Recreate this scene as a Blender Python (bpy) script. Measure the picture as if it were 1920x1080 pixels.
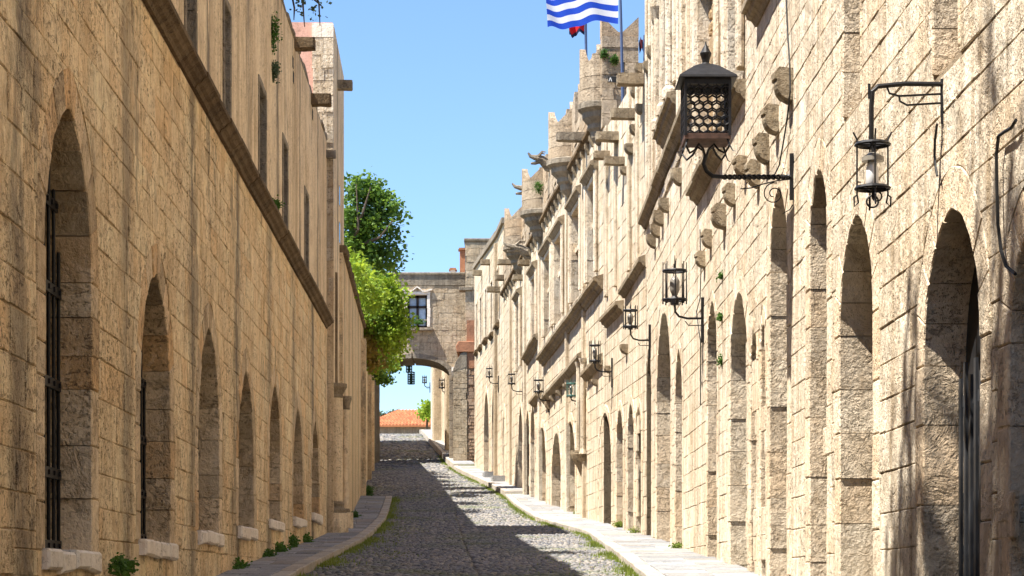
import bpy, bmesh, math, random
import numpy as np
from mathutils import Vector, Matrix
from mathutils.noise import noise as pnoise
for o in list(bpy.data.objects): bpy.data.objects.remove(o)
scene = bpy.context.scene
C = scene.collection
R = math.radians
rnd = random.Random(11)

# ------------------------------------------------------------------ camera, sky, sun, exposure
EZ, F, VH = 1.25, 4000.0, 1095.0          # eye height, focal length and horizon row, in photo pixels
cam = bpy.data.objects.new('camera', bpy.data.cameras.new('camera')); C.objects.link(cam)
cam.location = (0, 0, EZ); cam.rotation_euler = (R(90), 0, 0)
cam.data.sensor_width = 36; cam.data.lens = F/1920*36
cam.data.shift_y = (VH-540)/1920
cam.data.clip_start = .1; cam.data.clip_end = 6000
scene.camera = cam
SUN = Vector((1, .40, -2.1)).normalized()  # the way the light travels
world = bpy.data.worlds.new('World'); scene.world = world; world.use_nodes = True
wn = world.node_tree.nodes; bg = wn['Background']
sky = wn.new('ShaderNodeTexSky'); sky.sky_type = 'NISHITA'; sky.sun_disc = False
sky.sun_elevation = math.asin(-SUN.z); sky.sun_rotation = math.atan2(-SUN.x, -SUN.y) % (2*math.pi)
sky.air_density = 1.0; sky.dust_density = .0; sky.ozone_density = 7.0; sky.altitude = 0
world.node_tree.links.new(sky.outputs[0], bg.inputs[0]); bg.inputs[1].default_value = .085
sl = bpy.data.lights.new('sun', 'SUN'); sl.energy = 4.8; sl.angle = R(.53); sl.color = (1, .95, .86)
so = bpy.data.objects.new('sun', sl); C.objects.link(so); so.location = (-20, -10, 40)
so.rotation_euler = SUN.to_track_quat('-Z', 'Y').to_euler()
scene.view_settings.view_transform = 'Standard'; scene.view_settings.look = 'None'
scene.view_settings.gamma = 1; scene.view_settings.exposure = 1.43
scene.cycles.max_bounces = 7; scene.cycles.diffuse_bounces = 4

# ------------------------------------------------------------------ materials
class NT:
    def __init__(s, name):
        s.m = bpy.data.materials.new(name); s.m.use_nodes = True
        s.n = s.m.node_tree.nodes; s.l = s.m.node_tree.links; s.b = s.n['Principled BSDF']
    def set(s, node, key, val):
        if val is None: return
        if hasattr(val, 'is_output') or isinstance(val, bpy.types.NodeSocket): s.l.new(val, node.inputs[key])
        else: node.inputs[key].default_value = val
    def pos(s): return s.n.new('ShaderNodeNewGeometry').outputs['Position']
    def island(s): return s.n.new('ShaderNodeNewGeometry').outputs['Random Per Island']
    def objrand(s): return s.n.new('ShaderNodeObjectInfo').outputs['Random']
    def map(s, v, scale, loc=(0,0,0), rot=(0,0,0)):
        n = s.n.new('ShaderNodeMapping'); s.l.new(v, n.inputs[0]); n.inputs['Scale'].default_value = scale
        n.inputs['Location'].default_value = loc; n.inputs['Rotation'].default_value = rot; return n.outputs[0]
    def noise(s, v, scale, detail=4, rough=.55, dist=0):
        n = s.n.new('ShaderNodeTexNoise'); s.l.new(v, n.inputs['Vector']); n.inputs['Scale'].default_value = scale
        n.inputs['Detail'].default_value = detail; n.inputs['Roughness'].default_value = rough; n.inputs['Distortion'].default_value = dist
        return n.outputs[0]
    def voro(s, v, scale, feat='F1'):
        n = s.n.new('ShaderNodeTexVoronoi'); s.l.new(v, n.inputs['Vector']); n.inputs['Scale'].default_value = scale; n.feature = feat
        return n.outputs[0]
    def ramp(s, v, *st):
        n = s.n.new('ShaderNodeValToRGB'); s.l.new(v, n.inputs[0]); e = n.color_ramp.elements
        while len(e) < len(st): e.new(.5)
        for i, (p, c) in enumerate(st):
            e[i].position = p; e[i].color = (c, c, c, 1) if not isinstance(c, tuple) else (*c, 1)
        return n.outputs[0]
    def mix(s, f, a, b, mode='MIX'):
        n = s.n.new('ShaderNodeMix'); n.data_type = 'RGBA'; n.blend_type = mode
        for k, v in ((0, f), (6, a), (7, b)):
            if isinstance(v, bpy.types.NodeSocket): s.l.new(v, n.inputs[k])
            elif isinstance(v, tuple): n.inputs[k].default_value = (*v[:3], 1)
            else: n.inputs[k].default_value = v
        return n.outputs[2]
    def math(s, op, a, b=0., c=0.):
        n = s.n.new('ShaderNodeMath'); n.operation = op
        for k, v in enumerate((a, b, c)):
            if isinstance(v, bpy.types.NodeSocket): s.l.new(v, n.inputs[k])
            else: n.inputs[k].default_value = v
        return n.outputs[0]
    def bump(s, h, strength=.5, dist=.02):
        n = s.n.new('ShaderNodeBump'); s.l.new(h, n.inputs['Height']); n.inputs['Strength'].default_value = strength
        n.inputs['Distance'].default_value = dist; s.l.new(n.outputs[0], s.b.inputs['Normal'])
    def out(s, col, rough=.85, metal=0., spec=.3):
        s.set(s.b, 'Base Color', (*col, 1) if isinstance(col, tuple) else col)
        s.set(s.b, 'Roughness', rough); s.set(s.b, 'Metallic', metal); s.b.inputs['Specular IOR Level'].default_value = spec
        return s.m

def stone_mat(name, light, mid, dark, streak=.5, var=.35, grime=.4, bump=.6, stripes=None, pits=.35, mott=.3, fs=.6, ero=.35, vs=(4.2, .13), medk=.6):
    """weathered limestone: per-block tone, mottling, eroded patches, rain streaks, grime and pits"""
    t = NT(name); p = t.pos()
    sc = lambda c, k: tuple(min(1, x*k) for x in c)
    big = t.noise(p, .55, 3, .6); med = t.noise(p, 2.3, 4, .65, .4); fine = t.noise(p, 26, 3, .7)
    st = t.noise(t.map(p, (vs[0], vs[0], vs[1])), 1.0, 5, .68, .5)
    st2 = t.noise(t.map(p, (10, 10, .55), (7, 3, 1)), 1.0, 4, .65)
    col = t.mix(t.ramp(big, (.32, 0.), (.68, 1.)), mid, light)
    col = t.mix(t.ramp(med, (.42, 0.), (.75, medk)), col, tuple((a*.6+b*.4) for a, b in zip(mid, dark)))
    r = t.math('FRACT', t.math('ADD', t.island(), t.math('MULTIPLY', t.objrand(), 7.31)))
    col = t.mix(t.math('MULTIPLY', t.ramp(r, (0., 1.), (.35, 0.), (1., 0.)), var), col, sc(mid, .58))
    col = t.mix(t.math('MULTIPLY', t.ramp(r, (.62, 0.), (1., 1.)), var), col, sc(light, 1.12))
    hue = t.math('FRACT', t.math('MULTIPLY', r, 13.7))
    col = t.mix(t.math('MULTIPLY', t.ramp(hue, (.65, 0.), (1., 1.)), var), col, (mid[0]*1.02, mid[1]*.82, mid[2]*.60))
    col = t.mix(t.math('MULTIPLY', t.ramp(hue, (0., 1.), (.25, 0.)), var*.8), col, (mid[0]*.82, mid[1]*.88, mid[2]*.98))
    mo = t.noise(t.map(p, (1, 1, .75)), 7, 6, .78, .3)
    col = t.mix(t.math('MULTIPLY', t.ramp(mo, (.50, 0.), (.66, 1.)), mott), col, sc(dark, .85))
    col = t.mix(t.math('MULTIPLY', t.ramp(mo, (.32, 1.), (.47, 0.)), mott*.9), col, sc(light, 1.12))
    er = t.noise(t.map(p, (1.3, 1.3, 1.1), (3, 1, 9)), 1.9, 6, .74, .6)
    erm = t.ramp(er, (.52, 0.), (.60, 1.))
    col = t.mix(t.math('MULTIPLY', erm, ero), col, tuple(a*.35+b*.65 for a, b in zip(mid, dark)))
    col = t.mix(t.math('MULTIPLY', t.ramp(er, (.36, 1.), (.43, 0.)), ero*.8), col, sc(light, 1.1))
    col = t.mix(t.math('MULTIPLY', t.ramp(st, (.47, 0.), (.64, 1.)), streak), col, dark)
    col = t.mix(t.math('MULTIPLY', t.ramp(st2, (.50, 0.), (.66, 1.)), streak*fs), col, sc(dark, .9))
    col = t.mix(t.math('MULTIPLY', t.ramp(st2, (.30, 1.), (.47, 0.)), 1.1*fs*streak), col, sc(light, 1.15))
    g = t.noise(p, 1.1, 6, .7)
    col = t.mix(t.math('MULTIPLY', t.ramp(g, (.56, 0.), (.72, 1.)), grime), col, sc(dark, .55))
    pn = t.noise(t.map(p, (1, 1, .8)), 30, 3, .6)
    gash = t.noise(t.map(p, (1, 1, 2.1), (5, 2, 3)), 9, 5, .72, .5)
    pm = t.ramp(t.noise(t.map(p, (1, 1, .8), (2, 8, 4)), 1.25, 5, .7), (.40, 1.), (.56, 0.))     # pitting comes in patches
    pp = t.math('MAXIMUM', pm, t.math('MULTIPLY', t.ramp(pn, (.34, 0.), (.42, 1.)), t.ramp(gash, (.36, 0.), (.42, 1.))))
    col = t.mix(t.math('MULTIPLY', t.math('SUBTRACT', 1., pp), pits*1.5), col, sc(dark, .38))
    if stripes:
        y0, per, w = stripes
        sx = t.n.new('ShaderNodeSeparateXYZ'); t.l.new(p, sx.inputs[0])
        y = t.math('ADD', sx.outputs[1], t.math('MULTIPLY', t.math('SUBTRACT', t.noise(t.map(p, (1, 1, .8)), 1.1, 5, .65), .5), .75))
        fr = t.math('FRACT', t.math('ADD', t.math('DIVIDE', t.math('SUBTRACT', y, y0), per), .5))
        d = t.math('ABSOLUTE', t.math('SUBTRACT', fr, .5))
        m = t.math('MULTIPLY', t.ramp(d, (0., 1.), (w*.25, .85), (w, 0.)), t.ramp(t.noise(t.map(p, (0, .24, .05)), 1., 3), (.36, .55), (.54, 1.)))
        m = t.math('MULTIPLY', m, t.ramp(t.noise(t.map(p, (1.6, 1.6, .55)), 1.5, 6, .75), (.36, 0.), (.50, 1.)))
        col = t.mix(t.math('MULTIPLY', m, .84), col, (.12, .10, .085))
        so_ = t.noise(t.map(p, (1.5, 1.5, .6), (9, 4, 2)), .8, 6, .75)     # soot patches
        col = t.mix(t.math('MULTIPLY', t.ramp(so_, (.57, 0.), (.66, 1.)), .6), col, (.17, .14, .11))
    t.bump(t.math('ADD', t.math('MULTIPLY', pp, .55), t.math('ADD', t.math('MULTIPLY', fine, .7), t.math('ADD', t.math('MULTIPLY', med, .8), t.math('ADD', t.math('MULTIPLY', mo, 1.0), t.math('MULTIPLY', erm, -.45))))), bump, .03)
    return t.out(col, .92, 0, .15)

M = {}
M['left'] = stone_mat('left_sandstone', (.98, .79, .52), (.94, .69, .40), (.50, .31, .15), .28, .34, .20, 1.0, stripes=(13.75, 4.27, .11), pits=.5, mott=.5, fs=.25, ero=.42, vs=(1.9, .3), medk=.25)
M['left_plaster'] = stone_mat('left_upper_sandstone', (.92, .75, .52), (.83, .64, .40), (.42, .29, .165), .6, .1, .35, .7, stripes=(15.2, 4.27, .06), mott=.36, fs=.35, ero=.42, vs=(2.2, .16), medk=.35)
M['left_mortar'] = stone_mat('left_mortar', (.62, .45, .27), (.48, .33, .18), (.16, .10, .055), .3, .1, .5, .8)
M['right'] = stone_mat('right_sandstone', (.84, .75, .61), (.75, .63, .47), (.38, .27, .155), .55, .30, .28, .85, pits=.5, mott=.38, fs=.65, ero=.42)
M['right_far'] = stone_mat('right_far_sandstone', (.80, .71, .56), (.70, .585, .43), (.33, .24, .145), .7, .3, .4, .7, mott=.4, ero=.42)
M['right_mortar'] = stone_mat('right_mortar', (.40, .32, .22), (.31, .24, .16), (.14, .10, .065), .4, .1, .4, .8)
M['jamb'] = stone_mat('jamb_sandstone', (.86, .74, .57), (.77, .62, .45), (.48, .34, .20), .15, .42, .3, 1.0, pits=.3, mott=.45, ero=.4, fs=.1)
M['left_jamb'] = stone_mat('left_jamb_sandstone', (.86, .68, .46), (.74, .55, .34), (.38, .24, .12), .2, .9, .4, 1.0, pits=.35, mott=.5, ero=.5, fs=.1)
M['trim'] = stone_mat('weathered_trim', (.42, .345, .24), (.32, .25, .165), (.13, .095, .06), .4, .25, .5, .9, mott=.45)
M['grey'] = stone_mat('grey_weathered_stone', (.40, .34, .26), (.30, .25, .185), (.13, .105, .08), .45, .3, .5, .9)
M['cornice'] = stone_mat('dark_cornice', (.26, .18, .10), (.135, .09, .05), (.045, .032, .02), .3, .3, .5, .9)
M['sill'] = stone_mat('pale_sill', (.93, .85, .75), (.87, .77, .66), (.55, .43, .32), .2, .15, .2, .5, mott=.2, ero=.2)
M['tower'] = stone_mat('tower_stone', (.58, .47, .34), (.47, .365, .255), (.22, .165, .11), .3, .45, .45, .9)
M['bridge'] = stone_mat('bridge_stone', (.64, .53, .38), (.53, .42, .29), (.27, .205, .135), .35, .3, .45, 1.0, mott=.4)
M['pink'] = stone_mat('pink_plaster', (.72, .44, .36), (.66, .38, .30), (.40, .25, .19), .3, .05, .25, .3)
M['terracotta'] = stone_mat('terracotta_plaster', (.55, .27, .15), (.45, .20, .11), (.22, .11, .07), .3, .2, .3, .5)
M['brick'] = stone_mat('small_brick', (.56, .40, .28), (.46, .31, .21), (.24, .16, .11), .2, .5, .4, .8)
M['slab'] = stone_mat('paving_slab', (.39, .385, .38), (.29, .288, .288), (.13, .13, .132), .1, .6, .35, .6)
M['kerb'] = stone_mat('kerb_stone', (.52, .47, .40), (.44, .39, .33), (.22, .19, .16), .1, .35, .3, .5)

def simple(name, col, rough=.6, metal=0., nz=0., sc=12, spec=.4):
    t = NT(name); p = t.pos()
    c = t.mix(t.ramp(t.noise(p, sc, 5), (.35, 0.), (.7, 1.)), tuple(x*(1-nz) for x in col), tuple(min(1, x*(1+nz)) for x in col)) if nz else col
    if nz: t.bump(t.noise(p, sc*4, 4), .25, .005)
    return t.out(c, rough, metal, spec)
M['iron'] = simple('wrought_iron', (.016, .015, .016), .5, .35, .4, 20)
M['rust'] = simple('rusty_iron', (.10, .055, .04), .75, .2, .4, 14)
M['door'] = simple('black_door', (.012, .011, .012), .6, 0, .3, 6)
M['greydoor'] = simple('grey_steel_door', (.055, .058, .065), .5, .3, .3, 5)
M['bulb'] = simple('frosted_bulb', (.75, .75, .74), .35)
M['lampglass'] = simple('lamp_glass', (.22, .20, .17), .15)
M['greenlamp'] = simple('green_copper', (.05, .14, .12), .6, .2, .3)
M['cable'] = simple('black_cable', (.012, .012, .012), .6)
M['wood'] = simple('dark_window_wood', (.035, .02, .014), .6, 0, .3)
M['flagblue'] = simple('flag_blue', (.008, .07, .55), .8)
M['flagwhite'] = simple('flag_white', (.80, .80, .82), .8)
M['flagred'] = simple('flag_red', (.55, .01, .015), .8)
M['flagdark'] = simple('flag_navy', (.01, .012, .05), .8)
M['pole'] = simple('painted_pole', (.10, .13, .22), .4, .4)
M['white'] = simple('white_paint', (.78, .77, .74), .6, 0, .1)
M['bark'] = simple('bark', (.09, .065, .045), .9, 0, .4, 8)
M['void'] = simple('hole_shade', (.02, .017, .015), .9)
def glass(name, col):
    t = NT(name); return t.out(col, .06, 0, .8)
M['glass'] = glass('window_glass', (.02, .03, .045))
M['curtain'] = simple('pale_blue_curtain', (.45, .55, .70), .8, 0, .15, 9)
def leaf_mat(name, a, b, c, trans=.35):
    t = NT(name); r = t.island(); p = t.pos()
    col = t.mix(r, a, b); col = t.mix(t.ramp(t.noise(p, 1.1, 3), (.45, 0.), (.62, .8)), col, c)
    t.out(col, .55, 0, .3)
    tr = t.n.new('ShaderNodeBsdfTranslucent'); t.l.new(t.mix(.5, col, tuple(min(1, x*1.6) for x in b)), tr.inputs[0])
    ms = t.n.new('ShaderNodeMixShader'); ms.inputs[0].default_value = trans
    t.l.new(t.b.outputs[0], ms.inputs[1]); t.l.new(tr.outputs[0], ms.inputs[2]); t.l.new(ms.outputs[0], t.n['Material Output'].inputs[0])
    return t.m
M['leaf'] = leaf_mat('tree_leaf', (.06, .14, .02), (.17, .27, .03), (.035, .08, .02), .38)
M['vine'] = leaf_mat('vine_leaf', (.13, .25, .02), (.34, .43, .035), (.07, .14, .015), .42)
M['dryvine'] = leaf_mat('dry_vine', (.22, .16, .04), (.30, .22, .05), (.14, .12, .03), .3)
M['weed'] = leaf_mat('weed_leaf', (.05, .12, .015), (.09, .19, .03), (.04, .09, .015))
M['grass'] = leaf_mat('kerb_grass', (.14, .20, .03), (.24, .29, .05), (.10, .15, .02))
M['olive'] = leaf_mat('olive_leaf', (.06, .10, .05), (.10, .14, .07), (.05, .08, .04))
def roof_mat():
    t = NT('roof_tile'); r = t.math('FRACT', t.math('ADD', t.island(), t.objrand())); p = t.pos()
    c = t.mix(r, (.40, .12, .055), (.54, .22, .10)); c = t.mix(t.ramp(t.noise(p, 2, 4), (.45, 0.), (.7, .6)), c, (.36, .15, .08))
    return t.out(c, .85, 0, .2)
M['rooftile'] = roof_mat()
def cobble_mat():
    t = NT('cobblestone'); r = t.island(); p = t.pos()
    c = t.mix(r, (.065, .07, .085), (.29, .265, .235)); c = t.mix(t.ramp(t.noise(p, .7, 4), (.4, 0.), (.65, .55)), c, (.12, .122, .135))
    c = t.mix(t.ramp(t.math('FRACT', t.math('MULTIPLY', r, 9.7)), (.8, 0.), (.95, .6)), c, (.36, .30, .23))
    c = t.mix(t.ramp(t.noise(p, .45, 5, .7), (.52, 0.), (.66, .6)), c, (.12, .14, .05))
    return t.out(c, .6, 0, .35)
M['cobble'] = cobble_mat()
def roadbed_mat():
    t = NT('road_bed'); p = t.pos()
    c = t.mix(t.noise(p, 8, 5), (.11, .10, .085), (.20, .18, .15))
    c = t.mix(t.ramp(t.noise(p, .8, 6, .7), (.48, 0.), (.62, .8)), c, (.10, .12, .04))
    t.bump(t.noise(p, 30, 4), .6, .02); return t.out(c, .95)
M['roadbed'] = roadbed_mat()
def earth_mat():
    t = NT('dry_earth'); p = t.pos()
    c = t.mix(t.noise(p, .3, 6), (.22, .18, .12), (.34, .29, .21)); c = t.mix(t.ramp(t.noise(p, .05, 5), (.5, 0.), (.65, .8)), c, (.08, .11, .04))
    t.bump(t.noise(p, 6, 5), .5, .05); return t.out(c, .95)
M['earth'] = earth_mat()

# ------------------------------------------------------------------ helpers
def tag(o, label=None, cat=None, group=None, kind=None):
    for k, v in (('label', label), ('category', cat), ('group', group), ('kind', kind)):
        if v: o[k] = v
    return o
def empty(name, loc, rz=0., label=None, cat=None, group=None):
    o = bpy.data.objects.new(name, None); C.objects.link(o); o.location = loc; o.rotation_euler = (0, 0, rz)
    o.empty_display_size = .2
    return tag(o, label, cat, group)
def meshobj(name, me, parent=None, mat=None):
    o = bpy.data.objects.new(name, me); C.objects.link(o)
    if mat is not None: me.materials.append(mat)
    if parent: o.parent = parent
    return o

class MB:
    """collects shapes in (along, out, up) coordinates; side mirrors 'out'"""
    def __init__(s, side=1): s.v = []; s.f = []; s.mi = []; s.side = side; s.cur = 0
    def pts(s, ps):
        i = len(s.v); s.v += [(p[0], s.side*p[1], p[2]) for p in ps]; return i
    def face(s, *idx): s.f.append(tuple(idx)); s.mi.append(s.cur)
    def box(s, a, b, c=0.):
        (x0, y0, z0), (x1, y1, z1) = a, b
        if c: return s.prism([(x0, z0), (x1, z0), (x1, z1), (x0, z1)], y0, y1, c)
        i = s.pts([(x0,y0,z0),(x1,y0,z0),(x1,y1,z0),(x0,y1,z0),(x0,y0,z1),(x1,y0,z1),(x1,y1,z1),(x0,y1,z1)])
        for q in ((0,3,2,1),(4,5,6,7),(0,1,5,4),(1,2,6,5),(2,3,7,6),(3,0,4,7)): s.face(*[i+k for k in q])
    def prism(s, poly, o0, o1, c=0., tilt=None):
        """poly in (along, up), extruded from o0 (back) to o1 (front), front chamfered by c"""
        n = len(poly)
        if c:
            cx = sum(p[0] for p in poly)/n; cz = sum(p[1] for p in poly)/n
            ins = []
            for x, z in poly:
                dx, dz = cx-x, cz-z
                ins.append((x+math.copysign(min(c, abs(dx)*.4), dx), z+math.copysign(min(c, abs(dz)*.4), dz)))
            rings = [[(x, o0, z) for x, z in poly], [(x, o1-c, z) for x, z in poly],
                     [(x, o1+(tilt(x, z) if tilt else 0), z) for x, z in ins]]
        else: rings = [[(x, o0, z) for x, z in poly], [(x, o1, z) for x, z in poly]]
        s.loft(rings, True)
    def loft(s, rings, caps=True, closed=True):
        n = len(rings[0]); st = [s.pts(r) for r in rings]
        for a, b in zip(st, st[1:]):
            for k in range(n if closed else n-1):
                k2 = (k+1) % n; s.face(a+k, a+k2, b+k2, b+k)
        if caps:
            s.face(*[st[0]+k for k in range(n)][::-1]); s.face(*[st[-1]+k for k in range(n)])
    def along(s, prof, x0, x1, dz=0.):
        """profile in (out, up), swept along x from x0 to x1"""
        s.loft([[(x0, o, z) for o, z in prof], [(x1, o, z+dz) for o, z in prof]])
    def lathe(s, cx, cy, prof, n=12, a0=0., a1=2*math.pi):
        full = abs(a1-a0-2*math.pi) < 1e-6
        ang = [a0+(a1-a0)*k/(n if full else n-1) for k in range(n)]
        s.loft([[(cx+r*math.cos(a), cy+r*math.sin(a), z) for a in ang] for r, z in prof])
    def tube(s, path, r, n=6, r1=None, flat=1.):
        P = [Vector(p) for p in path]; rings = []; up = None
        for i, p in enumerate(P):
            d = (P[min(i+1, len(P)-1)]-P[max(i-1, 0)])
            if d.length < 1e-9: d = Vector((0,0,1))
            d.normalize()
            if up is None: up = d.orthogonal().normalized()
            up = (up-d*up.dot(d)); up = up.normalized() if up.length > 1e-6 else d.orthogonal().normalized()
            w = d.cross(up); rr = r if r1 is None else r+(r1-r)*i/(len(P)-1)
            rings.append([tuple(p+up*rr*math.cos(2*math.pi*k/n)+w*rr*flat*math.sin(2*math.pi*k/n)) for k in range(n)])
        s.loft(rings)
    def mesh(s, name, recalc=True, smooth=False):
        me = bpy.data.meshes.new(name); me.from_pydata(s.v, [], s.f)
        if any(s.mi): me.polygons.foreach_set('material_index', s.mi)
        if recalc:
            bm = bmesh.new(); bm.from_mesh(me); bmesh.ops.recalc_face_normals(bm, faces=bm.faces); bm.to_mesh(me); bm.free()
        if smooth: me.polygons.foreach_set('use_smooth', [True]*len(me.polygons))
        me.update(); return me
    def build(s, name, mat, parent=None, smooth=False, recalc=True):
        if not s.v: return None
        o = meshobj(name, s.mesh(name, recalc, smooth), parent)
        for m in (mat if isinstance(mat, (list, tuple)) else [mat]): o.data.materials.append(m)
        return o

# ground profile of the street (height above the ground at the camera)
HP = [(-40,-1.6),(0,0),(14,.63),(26,1.33),(42.4,2.10),(55,2.93),(68,3.90),(82,5.10),(96,6.25),(107,7.4),(125,9.4),(138,11.0),(146,11.35),(160,11.4),(260,10.5),(600,4)]
def H(y):
    if y <= HP[0][0]: return HP[0][1]
    for (a, h0), (b, h1) in zip(HP, HP[1:]):
        if y <= b:
            return h0+(h1-h0)*(y-a)/(b-a)
    return HP[-1][1]
def Hs(y): return (H(y-3)+2*H(y)+H(y+3))/4
def lerp(tab, y):
    if y <= tab[0][0]: return tab[0][1]
    for (a, h0), (b, h1) in zip(tab, tab[1:]):
        if y <= b: return h0+(h1-h0)*(y-a)/(b-a)
    return tab[-1][1]
def at(u, v, Y): return Vector(((u-960)/F*Y, Y, EZ+(VH-v)/F*Y))
def proj(p): return (960+F*p.x/p.y, VH-F*(p.z-EZ)/p.y)

# lines of the street in plan: (Y, X)
LWALL = [(-20,-2.5),(0,-2.9),(43.4,-3.77),(46,-3.65),(104,-6.8),(160,-11.2)]
RWALL = [(-20,3.28),(0,3.08),(42,2.66),(98,-1.708),(108,-2.7),(140,-5.3)]
LKERB = [(-20,-2.2),(20,-2.45),(26,-2.59),(39,-2.8),(46,-2.95),(53,-3.14),(60,-3.45),(69,-3.88)]
RKERB = [(-20,1.75),(20,1.6),(26,1.55),(36,1.62),(44.5,1.60),(53,.64),(62,.12),(71,-.25),(82,-1.2),(95,-2.37),(104,-3.2),(112,-3.75),(130,-5.2),(146,-6.6)]
LPATH_END = 69.0
# ------------------------------------------------------------------ the ground, the road, the pavements
def sheet(name, ys, xs_of, z_of, mat):
    v = []; f = []; n = None
    for y in ys:
        xs = xs_of(y); n = len(xs)
        v += [(x, y, z_of(x, y)) for x in xs]
    for i in range(len(ys)-1):
        for k in range(n-1): f.append((i*n+k, i*n+k+1, (i+1)*n+k+1, (i+1)*n+k))
    me = bpy.data.meshes.new(name); me.from_pydata(v, [], f); me.update()
    o = meshobj(name, me, None, mat); o['kind'] = 'structure'; return o
ysT = [-600,-200,-60,-40,-20]+list(range(0,172,4))+[200,260,340,460,600,1000,2000,4000]
sheet('ground', ysT, lambda y: [-4000,-900,-200,-60,-20,-8,0,8,20,60,200,900,4000], lambda x, y: Hs(y)-.06, M['earth'])
ysR = [-20+2*i for i in range(96)]
def road_l(y): return lerp(LKERB, y) if y <= LPATH_END+.3 else lerp(LWALL, y)-.1
road = sheet('road', [y for y in ysR if y < 146]+[146], lambda y: [road_l(y)-.25+(lerp(RKERB, y)+.35-road_l(y))*k/8 for k in range(9)], lambda x, y: Hs(y), M['roadbed'])

# cobbles: real pebbles set in rows across the street, too many and too small to count
def cobbles():
    rg = np.random.default_rng(5)
    P = []
    y = 22.0
    while y < 142:
        sp = .088 if y < 46 else .11 if y < 70 else .16 if y < 100 else .24
        x0, x1 = road_l(y)+.03, lerp(RKERB, y)-.03
        n = int((x1-x0)/sp)
        xs = x0+(np.arange(n)+.5)*sp+rg.uniform(-.45, .45, n)*sp
        ysr = y+rg.uniform(-.6, .6, n)*sp
        seam = -.55-.035*(y-30) if y > 20 else -.5
        keep = (np.abs(xs-seam) > .03)
        for x, yy in zip(xs[keep], ysr[keep]): P.append((x, yy, sp))
        y += sp*1.02
    P = np.array(P); N = len(P)
    hz = np.array([Hs(t) for t in np.arange(20, 145, .1)])
    zi = np.interp(P[:, 1], np.arange(20, 145, .1), hz)
    k = 6; a = np.arange(k)*2*np.pi/k
    rot = rg.uniform(0, 1, N)[:, None]
    sx = (P[:, 2]*rg.uniform(.36, .66, N))[:, None]; sy = (P[:, 2]*rg.uniform(.30, .58, N))[:, None]
    hh = rg.uniform(.010, .034, N)[:, None]
    tl = rg.uniform(-.25, .25, (N, 2))
    def ring(s, z):
        X = P[:, 0:1]+sx*s*np.cos(a+rot); Y = P[:, 1:2]+sy*s*np.sin(a+rot)
        Z = zi[:, None]+z+((X-P[:, 0:1])*tl[:, 0:1]+(Y-P[:, 1:2])*tl[:, 1:2])
        return np.stack([X, Y, Z], -1)
    V = np.concatenate([ring(1, -.02*np.ones((N, 1))), ring(.92, hh*.55), ring(.5, hh)], 1)     # N,18,3
    fq = []
    for r in range(2):
        for j in range(k): fq.append([r*k+j, r*k+(j+1) % k, (r+1)*k+(j+1) % k, (r+1)*k+j])
    fq = np.array(fq); cap = np.arange(2*k, 3*k)
    nv = 3*k; off = (np.arange(N)*nv)
    quads = (fq[None]+off[:, None, None]).reshape(-1); caps = (cap[None]+off[:, None]).reshape(-1)
    me = bpy.data.meshes.new('cobbles'); me.vertices.add(N*nv); me.vertices.foreach_set('co', V.reshape(-1).astype(np.float32))
    nq = N*len(fq); me.loops.add(len(quads)+len(caps)); me.loops.foreach_set('vertex_index', np.concatenate([quads, caps]).astype(np.int32))
    me.polygons.add(nq+N)
    me.polygons.foreach_set('loop_start', np.concatenate([np.arange(nq)*4, nq*4+np.arange(N)*k]).astype(np.int32))
    me.polygons.foreach_set('loop_total', np.concatenate([np.full(nq, 4), np.full(N, k)]).astype(np.int32))
    me.update(calc_edges=True); me.validate()
    o = meshobj('cobbles', me, road, M['cobble']); o['kind'] = 'stuff'
cobbles()

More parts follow.
